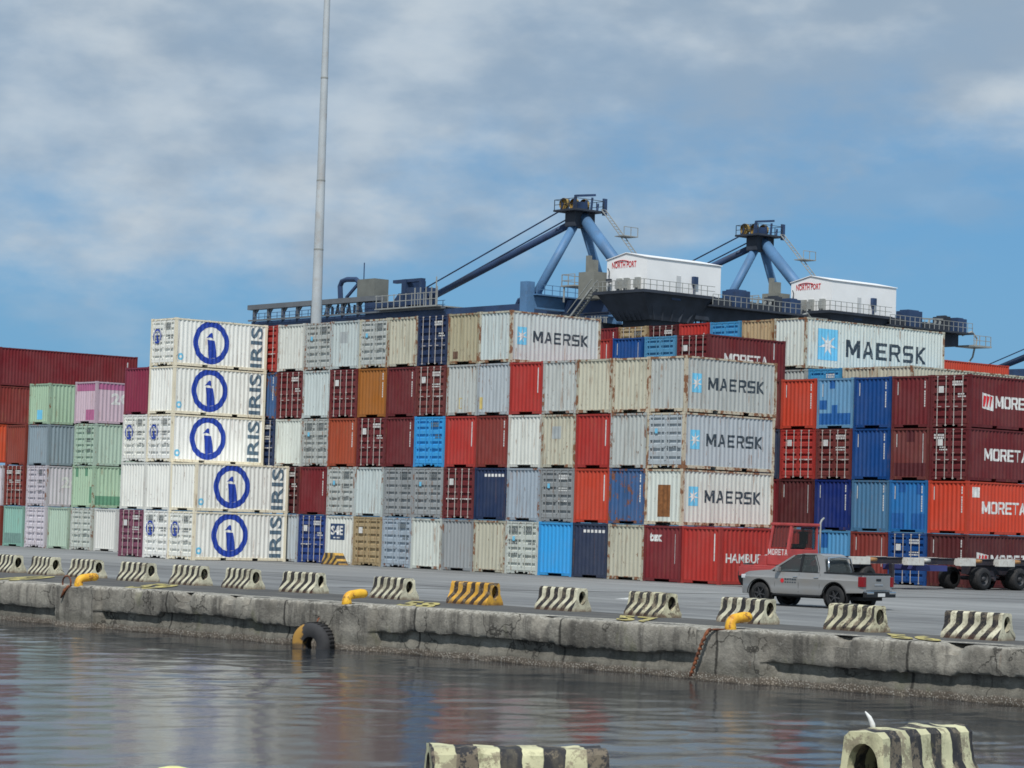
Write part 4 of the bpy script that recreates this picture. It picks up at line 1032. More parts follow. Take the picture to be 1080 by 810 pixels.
    q = p0.lerp(p1, .62); g.box(q.x-.2, q.x+1.5, 1.4, 3.6, q.z+.4, q.z+.5)
    for y in (1.4, 2.5, 3.6): g.bar((q.x+1.4, y, q.z+.5), (q.x+1.4, y, q.z+1.5), .07)
    g.bar((q.x+1.4, 1.4, q.z+1.5), (q.x+1.4, 3.6, q.z+1.5), .07)
    obj('ladder', g, M['crane_grey'], o)
    # portal-top clutter: railing, grey cabinet, stair
    g = MB(); g.box(-2.2, .2, -6.6, 3., 28.75, 28.9)
    for k in range(9): g.bar((.1, -6.5+k*1.2, 28.9), (.1, -6.5+k*1.2, 30.0), .07)
    for z in (29.45, 30.): g.bar((.1, -6.5, z), (.1, 3.1, z), .06)
    for x in (-2.1, -1): g.bar((x, -6.55, 28.9), (x, -6.55, 30.), .07)
    obj('portal_walkway', g, M['crane_blue'], o)
    g = MB(); g.box(4.0, 6.6, -3.6, -1.4, 28.3, 31.4); g.box(4.3, 4.8, -2.8, -2.3, 31.4, 33.4); g.box(5.2, 6.0, -3.2, -2.4, 31.4, 32.8); obj('control_cabinet', g, mat_cache('cabinet_grey', lin(128, 128, 120)), o)
    g = MB(); g.box(1.6, 4.0, -4.2, -1.4, 29.8, 29.95)
    for x in (1.7, 2.8, 3.9): g.bar((x, -4.1, 29.9), (x, -4.1, 31.2), .09)
    for z in (30.5, 31.2): g.bar((1.7, -4.1, z), (3.9, -4.1, z), .08); g.bar((1.7, -4.1, z), (1.7, -1.5, z), .08)
    g.bar((2, -4, 28.), (2, -4, 29.8), .14); obj('cabinet_platform', g, M['crane_grey'], o)
    for (xa, za, xb, zb) in ((4.2, 25.6, 8.2, 29.2), (6.6, 22., 3., 25.4)):
        g = MB()
        for dy in (-5.4, -4.5):
            g.bar((xa, dy, za), (xb, dy, zb), .2); g.bar((xa, dy, za+1), (xb, dy, zb+1), .08)
        for k in range(14): q = k/13; g.bar((xa+(xb-xa)*q, -5.4, za+(zb-za)*q), (xa+(xb-xa)*q, -4.5, za+(zb-za)*q), .22, .06)
        obj('stair', g, M['crane_grey'], o)
    # machinery house on its deep dark deck
    hx0, hx1, hy0, hy1, hz, he = 9.2, 15.8, -4., 7.7, 28.75, 32.4
    xm = (hx0+hx1)/2-.1; g = MB()
    g.prism([(hx0, hz), (hx1, hz), (hx1, he), (xm, he+.65), (hx0, he)], hy0, hy1)
    h = obj('machinery_house', g, M['house_white'], o)
    g = MB()
    for (xa, za), (xb, zb) in (((hx0-.12, he), (xm, he+.68)), ((xm, he+.68), (hx1+.12, he))):
        g.quad((xa, hy0-.12, za+.02), (xb, hy0-.12, zb+.02), (xb, hy1+.12, zb+.02), (xa, hy1+.12, za+.02)); g.quad((xa, hy0-.12, za+.1), (xb, hy0-.12, zb+.1), (xb, hy1+.12, zb+.1), (xa, hy1+.12, za+.1))
        g.quad((xa, hy0-.12, za+.02), (xb, hy0-.12, zb+.02), (xb, hy0-.12, zb+.1), (xa, hy0-.12, za+.1))
    g.quad((hx1+.12, hy0-.12, he+.02), (hx1+.12, hy1+.12, he+.02), (hx1+.12, hy1+.12, he+.1), (hx1+.12, hy0-.12, he+.1))
    obj('roof', g, M['house_white'], h, norm=False)
    bm = text_bm('NORTH PORT', .72, 4.0, .02)
    for v in bm.verts: v.co = Vector((hx0+.85+v.co.x, hy0-.03, he-.95+v.co.z))
    me = bpy.data.meshes.new('lettering'); bm.to_mesh(me); bm.free(); me.materials.append(M['redmark']); link('lettering', me, h)
    g = MB(); arc = [(hx0+1.2+2.4*k/12, hy0-.05, he-.25+.16*math.sin(PI*k/12)) for k in range(13)]; g.tube(arc, .045, 5); obj('lettering', g, M['redmark'], h)
    for x in (hx0+2.3, hx0+3.5, hx0+5.3):
        g = MB(); g.box(x-.35, x+.35, hy0-.35, hy0-.02, hz+.15, hz+1.5); g.box(x-.25, x+.25, hy0-.65, hy0-.35, hz+.3, hz+1.2); obj('air_unit', g, M['crane_grey'], h)
    g = MB(); g.tube([(hx0+.5, hy0-.1, hz+.1), (hx0+.5, hy0-.1, hz+2.4), (hx0+.7, hy0-.5, hz+2.7)], .06, 5); g.box(hx0+.6, hx0+1.2, hy0-.7, hy0-.3, hz+1.1, hz+1.5); obj('lamp_bracket', g, M['crane_dark'], h)
    g = MB(); g.box(hx1+.01, hx1+.03, hy0+4.6, hy0+5.3, hz+.1, hz+2.0); obj('door', g, mat_cache('pale_grey_door', lin(196, 198, 198)), h)
    g = MB(); g.box(hx1+.01, hx1+.4, hy0+7.0, hy0+7.7, hz+1.2, hz+2.1); g.bar((hx1+.2, hy0+7.3, hz+.2), (hx1+.2, hy0+7.3, hz+1.2), .2); obj('wall_fan', g, M['crane_navy'], h)
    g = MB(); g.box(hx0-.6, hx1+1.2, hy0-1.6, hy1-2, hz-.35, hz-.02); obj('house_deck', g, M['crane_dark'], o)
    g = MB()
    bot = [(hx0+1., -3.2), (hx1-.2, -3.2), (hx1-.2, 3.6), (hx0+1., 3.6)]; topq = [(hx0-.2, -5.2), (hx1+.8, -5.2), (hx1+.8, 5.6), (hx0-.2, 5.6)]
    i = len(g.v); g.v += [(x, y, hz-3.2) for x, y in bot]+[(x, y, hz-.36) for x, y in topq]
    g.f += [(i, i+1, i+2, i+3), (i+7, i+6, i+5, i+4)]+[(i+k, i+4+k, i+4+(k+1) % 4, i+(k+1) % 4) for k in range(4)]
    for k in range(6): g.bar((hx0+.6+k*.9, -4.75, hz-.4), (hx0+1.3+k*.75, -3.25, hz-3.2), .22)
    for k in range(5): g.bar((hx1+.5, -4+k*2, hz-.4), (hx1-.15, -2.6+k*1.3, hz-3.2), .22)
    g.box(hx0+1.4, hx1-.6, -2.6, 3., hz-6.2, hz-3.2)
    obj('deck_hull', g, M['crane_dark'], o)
    g = MB()
    for k in range(12): g.bar((hx0-.5+k*.75, hy0-1.5, hz), (hx0-.5+k*.75, hy0-1.5, hz+1.1), .06)
    for z in (hz+.55, hz+1.1): g.bar((hx0-.5, hy0-1.5, z), (hx1+1.1, hy0-1.5, z), .06); g.bar((hx1+1.1, hy0-1.5, z), (hx1+1.1, hy1-2, z), .06)
    for k in range(11): g.bar((hx1+1.1, hy0-1.5+k, hz), (hx1+1.1, hy0-1.5+k, hz+1.1), .06)
    obj('deck_railing', g, M['crane_grey'], o)
    # rear transverse girder with motors, running away to the right
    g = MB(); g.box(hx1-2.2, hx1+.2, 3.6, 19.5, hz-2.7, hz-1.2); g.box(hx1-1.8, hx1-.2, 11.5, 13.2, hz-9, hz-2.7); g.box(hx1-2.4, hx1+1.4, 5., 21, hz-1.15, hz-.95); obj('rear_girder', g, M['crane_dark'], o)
    for (y0, y1, z1, m) in ((9.6, 12.0, 1.1, 'crane_navy'), (12.6, 16.4, -.2, 'crane_dark'), (16.6, 17.4, .9, 'crane_dark'), (19.0, 20.6, .8, 'crane_navy'), (6, 9, -.1, 'crane_dark')):
        g = MB(); g.box(hx1-1.6, hx1+.6, y0, y1, hz-.95, hz+z1); g.box(hx1-1.2, hx1+.2, y0+.2, y1-.2, hz+z1, hz+z1+.15); obj('winch_housing', g, M[m], o, bevel=.05)
    g = MB()
    for k in range(18): y = 5.2+k*.92; g.bar((hx1+1.3, y, hz-.95), (hx1+1.3, y, hz+.25), .06)
    for z in (hz-.35, hz+.25): g.bar((hx1+1.3, 5.2, z), (hx1+1.3, 20.9, z), .06)
    g.bar((hx1, 12, hz+.3), (hx1, 17, hz+.55), .18)
    for y in (13.1, 14.3, 15.2): g.bar((hx1+.4, y, hz-.9), (hx1+.4, y+.5, hz+.2), .2)
    obj('girder_railing', g, M['crane_grey'], o)
    g = MB(); g.box(hx1-1.5, hx1+1.5, 21, 24.5, hz-2.6, hz-2.4)
    for y in (21.1, 22.2, 23.4, 24.4): g.bar((hx1+1.4, y, hz-2.4), (hx1+1.4, y, hz-1.2), .08)
    for z in (hz-1.8, hz-1.2): g.bar((hx1+1.4, 21, z), (hx1+1.4, 24.4, z), .07)
    g.tube([(hx1, 20.5, hz-1.2), (hx1, 22.4, hz-.6), (hx1, 23.4, hz-1.4), (hx1, 23.2, hz-2.4)], .12, 6); g.tube([(hx1, 23, hz-2.5), (hx1, 22.6, hz-3.8), (hx1, 21.6, hz-4.8)], .12, 6)
    obj('end_platform', g, M['crane_grey'], o)
    # hanging gear under the girder
    g = MB()
    for k in range(7): y = 4.2+k*1.9; g.bar((hx1-.4, y, hz-2.7), (hx1-.4, y+.3, hz-5.6), .14); g.bar((hx1-.4, y+.9, hz-2.7), (hx1-.4, y+.4, hz-5.6), .14)
    g.box(hx1-1.2, hx1+.1, 3.8, 18, hz-5.9, hz-5.6)
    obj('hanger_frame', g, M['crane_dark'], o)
    return o
CACHE = {}
def mat_cache(name, rgb):
    if name not in CACHE: CACHE[name] = mat_plain(name, rgb, .6, .12, scale=.6)
    return CACHE[name]
crane(0, 'nearer blue quay crane with white machinery house and long boom')
crane(30.6, 'second blue quay crane farther off above the big MAERSK box')
crane(119, 'third quay crane of which only a slanting strut shows at the edge', full=False)

# ------------------------------------------------------------------ wheels
def wheel(parent, c, r, w, side, rim_mat='hub', name='wheel'):
    """axle along local Y; side = direction of the outer face"""
    wo = bpy.data.objects.new(name, None); COL.objects.link(wo); wo.parent = parent; wo.location = c
    g = MB(); g.lathe([(-w/2, r*.62), (-w/2, r*.9), (-w/2*.8, r*.985), (0, r), (w/2*.8, r*.985), (w/2, r*.9), (w/2, r*.62)], 'Y', seg=32); obj('tyre', g, M['black'], wo, smooth=True)
    g = MB(); s = side
    g.lathe([(s*w*.42, r*.62), (s*w*.40, r*.56), (s*w*.15, r*.52), (s*w*.15, r*.01)], 'Y', seg=28)
    obj('rim', g, M[rim_mat], wo)
    g = MB()
    for k in range(6):
        t = 2*PI*k/6+.2; cx, sz = math.cos(t), math.sin(t)
        g.bar((cx*r*.12, s*w*.36, sz*r*.12), (cx*r*.56, s*w*.36, sz*r*.56), r*.17, w*.10)
    g.lathe([(s*w*.28, r*.17), (s*w*.42, r*.15), (s*w*.43, r*.01)], 'Y', seg=14)
    obj('spokes', g, M[rim_mat], wo)
    return wo

# ------------------------------------------------------------------ pickup (local x forward, y to its left, z up)
def pickup(loc, heading):
    o = empty('pickup_truck', loc, heading, label='silver grey double cab pickup driving past the striped barriers', cat='pickup truck')
    XF, XR = 1.60, -1.49                    # axles
    # lower body outline with wheel arches
    def arch(cx, r_, z0, n_=12):
        a0 = math.asin(max(-1, (z0-.40)/r_)); out = []
        for k in range(n_+1):
            t = a0+(PI-2*a0)*k/n_; out.append((cx+r_*math.cos(t), .40+r_*math.sin(t)))
        return out                          # front to back
    zs = .42
    out = [(2.40, .36), (2.52, .48), (2.55, .72), (2.52, .90), (2.44, 1.03), (2.15, 1.12), (1.65, 1.17), (1.22, 1.20), (1.10, 1.15), (.2, 1.15), (-1.0, 1.15), (-1.02, 1.16), (-2.52, 1.16), (-2.56, 1.12), (-2.60, .62), (-2.56, .56)]
    out += [(XR-.52, .54)]+arch(XR, .47, .52)[::-1]+[(XR+.60, zs), (XF-.58, zs)]+arch(XF, .47, .45)[::-1]+[(XF+.56, .36)]
    hw = lambda x, z: (.90-(.30 if x > 0 else .06)*max(0, (abs(x)-1.8)/.75)**2)*(1-.055*max(0, (z-.95)/.2)-.012*(z > .96)-.018*max(0, min(1, (.93-z)/.2))*(z > .6)-.05*max(0, (.62-z)/.3))+.035*max(0, 1-((x-1.60)/.62)**2)*(z < 1.0)+.035*max(0, 1-((x+1.49)/.62)**2)*(z < 1.0)
    bm = bmesh.new()
    vs = [bm.verts.new((x, 0, z)) for x, z in out]; bm.faces.new(vs)
    for z in (.50, .58, .66, .74, .82, .90, .945, .965, 1.0, 1.06, 1.11):
        bmesh.ops.bisect_plane(bm, geom=bm.verts[:]+bm.edges[:]+bm.faces[:], plane_co=(0, 0, z), plane_no=(0, 0, 1))
    for x in (-2.4, -2.2, -2.0, -1.8, -1.6, -1.4, -1.2, -1.0, -.8, 0, .9, 1.1, 1.3, 1.5, 1.7, 1.9, 2.05, 2.2, 2.32, 2.45):
        bmesh.ops.bisect_plane(bm, geom=bm.verts[:]+bm.edges[:]+bm.faces[:], plane_co=(x, 0, 0), plane_no=(1, 0, 0))
    bnd = [e for e in bm.edges if len(e.link_faces) == 1]
    ret = bmesh.ops.duplicate(bm, geom=bm.verts[:]+bm.edges[:]+bm.faces[:])
    mp = ret['vert_map']; vm = {}
    orig = [v for v in bm.verts if v in mp]
    newset = set(e for e in ret['geom'] if isinstance(e, bmesh.types.BMVert))
    pairs = [(v, mp[v]) for v in list(bm.verts) if v not in newset]
    for v, w_ in pairs:
        h = hw(v.co.x, v.co.z); v.co.y = h; w_.co.y = -h
    d = dict(pairs)
    for e in bnd:
        a, b = e.verts
        try: bm.faces.new((a, b, d[b], d[a]))
        except Exception: pass
    # the load bed stays closed
    bmesh.ops.recalc_face_normals(bm, faces=bm.faces)
    me = bpy.data.meshes.new('body'); bm.to_mesh(me); bm.free(); me.materials.append(M['car']); autosmooth(me, 28)
    body = link('body', me, o)
    # bed rim around a flat black sheet painting the shaded cavity
    g = MB(); g.box(-2.50, -1.06, -.78, .78, 1.163, 1.17); obj('bed_shade_sheet', g, M['blacktrim'], o)
    g = MB(); g.box(-2.54, -1.02, .79, .86, 1.162, 1.20); g.box(-2.54, -1.02, -.86, -.79, 1.162, 1.20); g.box(-2.56, -2.5, -.79, .79, 1.162, 1.20); obj('bed_rail', g, M['blacktrim'], o, bevel=.008)
    # cabin: roof and pillars around real glass, seats inside
    g = MB(); R_ = [(.40, 1.70, .625), (.20, 1.755, .64), (-.15, 1.80, .64), (-.66, 1.785, .63), (-.82, 1.74, .625), (-.885, 1.62, .65)]
    for (xa, za, ha), (xb, zb, hb) in zip(R_[:-1], R_[1:]):
        i = len(g.v); g.v += [(xa, ha, za), (xa, -ha, za), (xb, -hb, zb), (xb, hb, zb), (xa, ha, za-.05), (xa, -ha, za-.05), (xb, -hb, zb-.05), (xb, hb, zb-.05)]
        g.f += [(i, i+1, i+2, i+3), (i+7, i+6, i+5, i+4), (i, i+3, i+7, i+4), (i+1, i+5, i+6, i+2)]
    g.f += [(0, 4, 5, 1), (len(g.v)-6, len(g.v)-5, len(g.v)-1, len(g.v)-2)]
    me = g.mesh('roof', M['car']); autosmooth(me, 40); cab = link('roof', me, o)
    for s in (1, -1):
        for nm, A_, B_, w_ in (('front_pillar', (1.20, s*.795, 1.17), (.34, s*.645, 1.70), .085), ('middle_pillar', (-.02, s*.80, 1.13), (-.03, s*.645, 1.76), .10)):
            g = MB(); g.bar(A_, B_, w_, .06); obj(nm, g, M['car'] if nm[0] == 'f' else M['blacktrim'], o, bevel=.01)
        g = MB(); P4 = [(-.72, 1.14), (-1.04, 1.14), (-.885, 1.64), (-.80, 1.74), (-.50, 1.76), (-.52, 1.70)]
        i = len(g.v); m_ = len(P4); yf = lambda z: .805+(z-1.15)/.64*(.635-.805)
        g.v += [(x, s*yf(z), z) for x, z in P4]+[(x, s*(yf(z)-.06), z) for x, z in P4]
        g.f += [tuple(range(m_)), tuple(range(2*m_-1, m_-1, -1))]+[(k, (k+1) % m_, m_+(k+1) % m_, m_+k) for k in range(m_)]
        obj('rear_pillar', g, M['car'], o)
    g = MB(); g.box(-1.02, .95, -.72, .72, .60, .95); g.box(.8, 1.2, -.72, .72, .9, 1.18); obj('cabin_floor', g, M['seat_dark'], o)
    for y_ in (-.36, .36):
        g = MB(); g.box(-.02, .12, y_-.24, y_+.24, .9, 1.38); g.box(-.02, .08, y_-.12, y_+.12, 1.40, 1.58); g.box(.0, .5, y_-.24, y_+.24, .9, 1.02); obj('seat', g, mat_cache('grey_seat_cloth', lin(70, 68, 66)), o, bevel=.02)
    g = MB(); g.box(-.88, -.76, -.65, .65, .9, 1.36); g.box(-.86, -.78, -.5, -.25, 1.36, 1.5); g.box(-.86, -.78, .25, .5, 1.36, 1.5); obj('rear_bench', g, mat_cache('grey_seat_cloth', lin(70, 68, 66)), o, bevel=.02)
    def yy(z, off=.012): return .80+(z-1.15)/(1.79-1.15)*(.635-.80)+off
    def side_glass(pts, s, nm='side_window'):
        g = MB(); q = [(x, s*yy(z, .006), z) for x, z in pts]; q2 = [(x, s*yy(z, .012), z) for x, z in pts]
        m = len(pts); g.v = q+q2; g.f = [tuple(range(m)), tuple(range(2*m-1, m-1, -1))]+[(k, (k+1) % m, m+(k+1) % m, m+k) for k in range(m)]
        obj(nm, g, M['carglass'], cab)
    for s in (1, -1):
        side_glass([(1.04, 1.18), (.98, 1.24), (.26, 1.69), (.02, 1.735), (.02, 1.18)], s)
        side_glass([(-.06, 1.18), (-.06, 1.735), (-.50, 1.735), (-.72, 1.32), (-.74, 1.18)], s)
        g = MB(); g.v = []; 
        P_ = [(1.10, 1.16), (.98, 1.26), (.28, 1.715), (-.55, 1.75), (-.78, 1.30), (-.80, 1.16)]
        g.tube([(x, s*yy(z, .006), z) for x, z in P_]+[(1.10, s*yy(1.16, .006), 1.16)], .014, 6); obj('window_trim', g, M['blacktrim'], cab)
        # door seams, handles, side step, mirror
        g = MB()
        for x in (.98, .0, -.86): g.tube([(x, s*(hw(x, .5)+.001), .48), (x, s*(hw(x, .8)+.001), .8), (x-.01, s*(hw(x, 1.1)+.001), 1.12)], .006, 4)
        obj('door_seam', g, M['blacktrim'], body)
        for x in (.16, -.70):
            g = MB(); g.box(x-.12, x+.06, s*(hw(0, 1)+.0) if s > 0 else -hw(0, 1)-.035, hw(0, 1)+.035 if s > 0 else -hw(0, 1), .985, 1.02); obj('door_handle', g, M['chrome'], body, bevel=.008)
        g = MB(); ya, yb = sorted((s*.80, s*.98)); g.box(-.98, 1.02, ya, yb, .36, .41); obj('side_step', g, M['blacktrim'], o, bevel=.015)
        g = MB(); ya, yb = sorted((s*.86, s*1.06)); g.box(.74, .86, ya, yb, 1.16, 1.32); obj('side_mirror', g, M['car'], o, bevel=.03)
        for cx in (XF, XR):             # flared black arch trim
            g = MB(); pts = [(cx+.485*math.cos(t), s*(hw(cx, .7)+.012), .40+.485*math.sin(t)) for t in [PI*(.0+k/16) for k in range(17)]]
            g.tube(pts, .016, 6); obj('wheel_arch', g, M['blacktrim'], body, smooth=True)
            g = MB(); g.lathe([(-.12, .465), (.12, .465)], 'Y', c=(cx, s*.76, .40), seg=28); obj('wheel_well', g, M['seat_dark'], body)
        g = MB(); ya, yb = sorted((s*.72, s*.872)); g.box(-2.628, -2.40, ya, yb, .76, 1.09); obj('tail_light', g, M['lens_red'], o, bevel=.02)
        g = MB(); ya, yb = sorted((s*.48, s*.735)); g.box(2.22, 2.515, ya, yb, .88, 1.01); obj('headlight', g, M['lens_clear'], o, bevel=.03)
        for cx in (XF, XR): wheel(o, (cx, s*.77, .385), .385, .26, s, 'hub')
    # front and rear glass
    def quadpane(p, nm, par=cab):
        g = MB(); nrm = (Vector(p[1])-Vector(p[0])).cross(Vector(p[2])-Vector(p[0])).normalized()
        q = [Vector(v)+nrm*.012 for v in p]; q2 = [Vector(v)+nrm*.018 for v in p]
        g.v = [tuple(v) for v in q+q2]; g.f = [(0, 1, 2, 3), (7, 6, 5, 4)]+[(k, (k+1) % 4, 4+(k+1) % 4, 4+k) for k in range(4)]
        obj(nm, g, M['carglass'], par)
    quadpane([(1.17, .74, 1.19), (1.17, -.74, 1.19), (.37, -.60, 1.70), (.37, .60, 1.70)][::-1], 'windscreen')
    quadpane([(-1.01, .72, 1.16), (-1.01, -.72, 1.16), (-.885, -.60, 1.62), (-.885, .60, 1.62)], 'rear_window')
    g = MB(); g.box(-2.615, -2.585, -.68, .68, .66, 1.11); tg = obj('tailgate', g, M['car'], o, bevel=.012)
    g = MB(); g.box(-2.63, -2.614, -.13, .13, .96, 1.03); obj('tailgate_handle', g, M['blacktrim'], tg)
    g = MB(); g.tube([(-2.618, .24+.0, .83), (-2.618, -.24, .83)], .02, 6); obj('maker_badge', g, M['chrome'], tg)
    g = MB(); g.box(-2.74, -2.585, -.84, .84, .42, .60); bp = obj('rear_bumper', g, M['blacktrim'], o, bevel=.03)
    for s in (1, -1):
        g = MB(); ya, yb = sorted((s*.45, s*.83)); g.box(-2.76, -2.62, ya, yb, .53, .61); obj('bumper_corner', g, M['chrome'], bp, bevel=.02)
    g = MB(); g.box(-2.752, -2.742, -.2, .2, .45, .56); obj('number_plate', g, M['plate'], bp)
    g = MB(); g.box(2.42, 2.58, -.60, .60, .36, .62); obj('front_bumper', g, M['car'], o, bevel=.05)
    g = MB(); g.box(2.50, 2.57, -.5, .5, .66, .90); obj('grille', g, M['blacktrim'], o, bevel=.02)
    g = MB(); g.tube([(-1.12, .70, 1.16), (-1.02, .62, 1.66), (-1.0, 0, 1.70), (-1.02, -.62, 1.66), (-1.12, -.70, 1.16)], .035, 8); obj('roll_bar', g, M['chrome'], o, smooth=True)
    g = MB(); g.box(-2.4, 2.3, -.55, .55, .30, .42); g.tube([(XF, -.7, .385), (XF, .7, .385)], .06, 8); g.tube([(XR, -.7, .385), (XR, .7, .385)], .08, 8); obj('underframe', g, M['seat_dark'], o)
    # red round emblem with a dark line of lettering on the front doors
    for s in (1, -1):
        ed = bmesh.new()
        y_ = hw(.5, .9)*1.0
        g = MB(); g.quad(*[(.66+.075*math.cos(t), s*(hw(.66, .88)+.006), .86+.075*math.sin(t)) for t in [2*PI*k/10 for k in range(10)]]); obj('door_emblem', g, M['redmark'], body)
        g = MB()
        for k in range(5): g.quad(*[(x, s*(hw(.4, z)+.006), z) for x, z in rect(.48-k*.10, .56-k*.10, .88, .94)]); g.quad(*[(x, s*(hw(.4, z)+.006), z) for x, z in rect(.50-k*.10, .56-k*.10, .79, .83)])
        obj('door_lettering', g, M['redmark'] if False else M['dark'], body); ed.free()
    return o
hd = Vector((-.735, .678, 0)); 
rl = Vector((10.95, 84.7, 0))              # near rear wheel on the ground
nl = Vector((-hd.y, hd.x, 0))              # the truck's left
org = rl - hd*(-1.49) - nl*.77
pickup(org, math.atan2(hd.y, hd.x))

# ------------------------------------------------------------------ yard tractor with its skeletal trailer (local x = UD, y = VD; it drives towards -y)
def tractor(a, b):
    o = empty('yard_tractor', W(a, b, 0), YAW, label='red yard tractor with glazed cab waiting in front of the containers', cat='tractor')
    # cab: offset box with big windows
    zt = 2.86
    g = MB(); g.box(-.40, .80, 0, 2.0, .99, 1.72); c1 = obj('cab_body', g, M['tractor_red'], o, bevel=.04)
    for x, y in ((-.34, .12), (.74, .12), (-.34, 1.9), (.74, 1.9)):
        g = MB(); yb = y+(.22 if y < 1 else 0); g.bar((x, y, 1.70), (x, yb, zt-.1), .12); obj('cab_pillar', g, M['tractor_red'], o)
    g = MB(); g.box(-.46, .86, .25, 2.02, zt-.12, zt); obj('cab_roof', g, M['tractor_red'], o, bevel=.04)
    g = MB(); g.box(-.3, .7, .30, 1.8, 1.722, 1.74); g.box(-.05, .45, 1.0, 1.5, 1.74, 1.95); g.box(-.05, .45, 1.45, 1.6, 1.95, 2.5); obj('cab_seat', g, M['seat_dark'], o)
    # panes
    g = MB(); g.quad((-.28, .13, 1.78), (.68, .13, 1.78), (.68, .33, zt-.16), (-.28, .33, zt-.16)); obj('windscreen', g, M['cabglass'], o, norm=False)
    for y0, y1 in ((.26, 1.82),):
        g = MB(); g.quad((.775, y0, 1.78), (.775, y1, 1.78), (.775, y1, zt-.18), (.775, y0+.14, zt-.18)); obj('side_window', g, M['cabglass'], o, norm=False)
    g = MB(); g.quad((-.28, 1.93, 1.78), (.68, 1.93, 1.78), (.68, 1.93, zt-.16), (-.28, 1.93, zt-.16)); obj('rear_window', g, M['cabglass'], o, norm=False)
    # front deck and bumper
    g = MB(); g.box(-.95, 1.15, -1.1, -.02, .82, .98); g.box(-.95, 1.15, -1.2, -1.12, .5, .9); g.box(-.9, -.44, 0, 1.9, .95, 1.4); obj('front_deck', g, M['tractor_red'], o, bevel=.03)
    bm = stroke_bm('MORETA', .26, 1.15)
    for v in bm.verts: v.co = Vector((-.34+v.co.x, -.008, 1.44+v.co.z))
    me = bpy.data.meshes.new('lettering'); bm.to_mesh(me); bm.free(); me.materials.append(M['white']); link('lettering', me, o)
    g = MB(); g.tube([(.78, 2.12, 1.2), (.78, 2.12, 2.9), (.78, 2.2, 3.02), (.78, 2.34, 3.12)], .045, 8); obj('exhaust_stack', g, M['crane_grey'], o, smooth=True)
    g = MB(); g.box(-.55, .55, 0, 5.6, .70, .95); g.box(-.95, .95, 4.0, 5.4, .95, 1.12); obj('frame_rail', g, M['chassis'], o)
    g = MB(); g.box(-.5, .5, 4.2, 5.4, 1.12, 1.24); obj('fifth_wheel', g, M['chassis'], o, bevel=.04)
    for y in (-.55, 4.9):
        for s in (-1, 1):
            wo = wheel_x(o, (s*.98, y, .53), .53, .34 if y < 0 else .56, s)
    return o
def wheel_x(parent, c, r, w, s):
    wo = bpy.data.objects.new('wheel', None); COL.objects.link(wo); wo.parent = parent; wo.location = c
    g = MB(); g.lathe([(-w/2, r*.58), (-w/2, r*.88), (-w/2*.8, r*.98), (0, r), (w/2*.8, r*.98), (w/2, r*.88), (w/2, r*.58)], 'X', seg=32); obj('tyre', g, M['black'], wo, smooth=True)
    g = MB(); g.lathe([(s*w*.44, r*.58), (s*w*.42, r*.52), (s*w*.2, r*.46), (s*w*.2, r*.24), (s*w*.46, r*.2), (s*w*.48, r*.01)], 'X', seg=24); obj('rim', g, M['hub'], wo, smooth=True)
    return wo
def trailer(a, b):
    o = empty('container_trailer', W(a, b, 0), YAW, label='empty dark skeletal trailer with white bolsters hitched to the red tractor', cat='trailer')
    g = MB()
    for x in (-.48, .48):
        g.box(x-.10, x+.10, 0, 15.5, 1.16, 1.42); g.box(x-.14, x+.14, .0, 15.5, 1.42, 1.45)
    for k in range(8): g.box(-.38, .38, .6+k*1.95, .75+k*1.95, 1.2, 1.36)
    obj('main_rail', g, M['chassis'], o)
    for k, y in enumerate((1.0, 4.7, 8.4, 11.3, 14.6)):
        g = MB(); g.box(-1.18, 1.18, y, y+.22, 1.16, 1.45)
        for s in (-1, 1):
            xa, xb = sorted((s*.98, s*1.26)); g.box(xa, xb, y-.40, y+.75, 1.12, 1.46)
        bo = obj('bolster', g, M['bolster'], o, bevel=.02)
        g = MB()
        for s in (-1, 1): g.tube([(s*1.15, y+.75, 1.35), (s*1.15, y+1.25, 1.35)], [.10, .085], 10)
        obj('guide_pin', g, M['bolster_rust'] if k != 1 else M['bolster'], bo, smooth=True)
    g = MB(); g.box(-.45, .45, 10.2, 15.3, .72, 1.16)
    for y in (10.9, 13.1, 14.5): g.tube([(-1.0, y, .53), (1.0, y, .53)], .10, 8); g.bar((-.7, y-.6, .9), (-.7, y+.6, .6), .1); g.bar((.7, y-.6, .9), (.7, y+.6, .6), .1)
    obj('bogie', g, M['chassis'], o)
    for y in (9.9, 12.6, 14.6):
        for s in (-1, 1): wheel_x(o, (s*.92, y, .53), .53, .58, s)
    for s in (-1, 1):
        g = MB(); ya, yb = sorted((s*.75, s*.95)); g.box(ya, yb, 3.6, 3.75, .3, 1.16); g.box(ya-.08, yb+.08, 3.52, 3.83, .22, .3); obj('landing_leg', g, M['chassis'], o)
    g = MB(); g.box(-1.0, 1.0, 5.2, 7.4, .86, 1.12); obj('side_box', g, mat_cache('trailer_blue_box', lin(60, 66, 120)), o)
    return o
tractor(5.75, .0); trailer(5.75, 3.2)

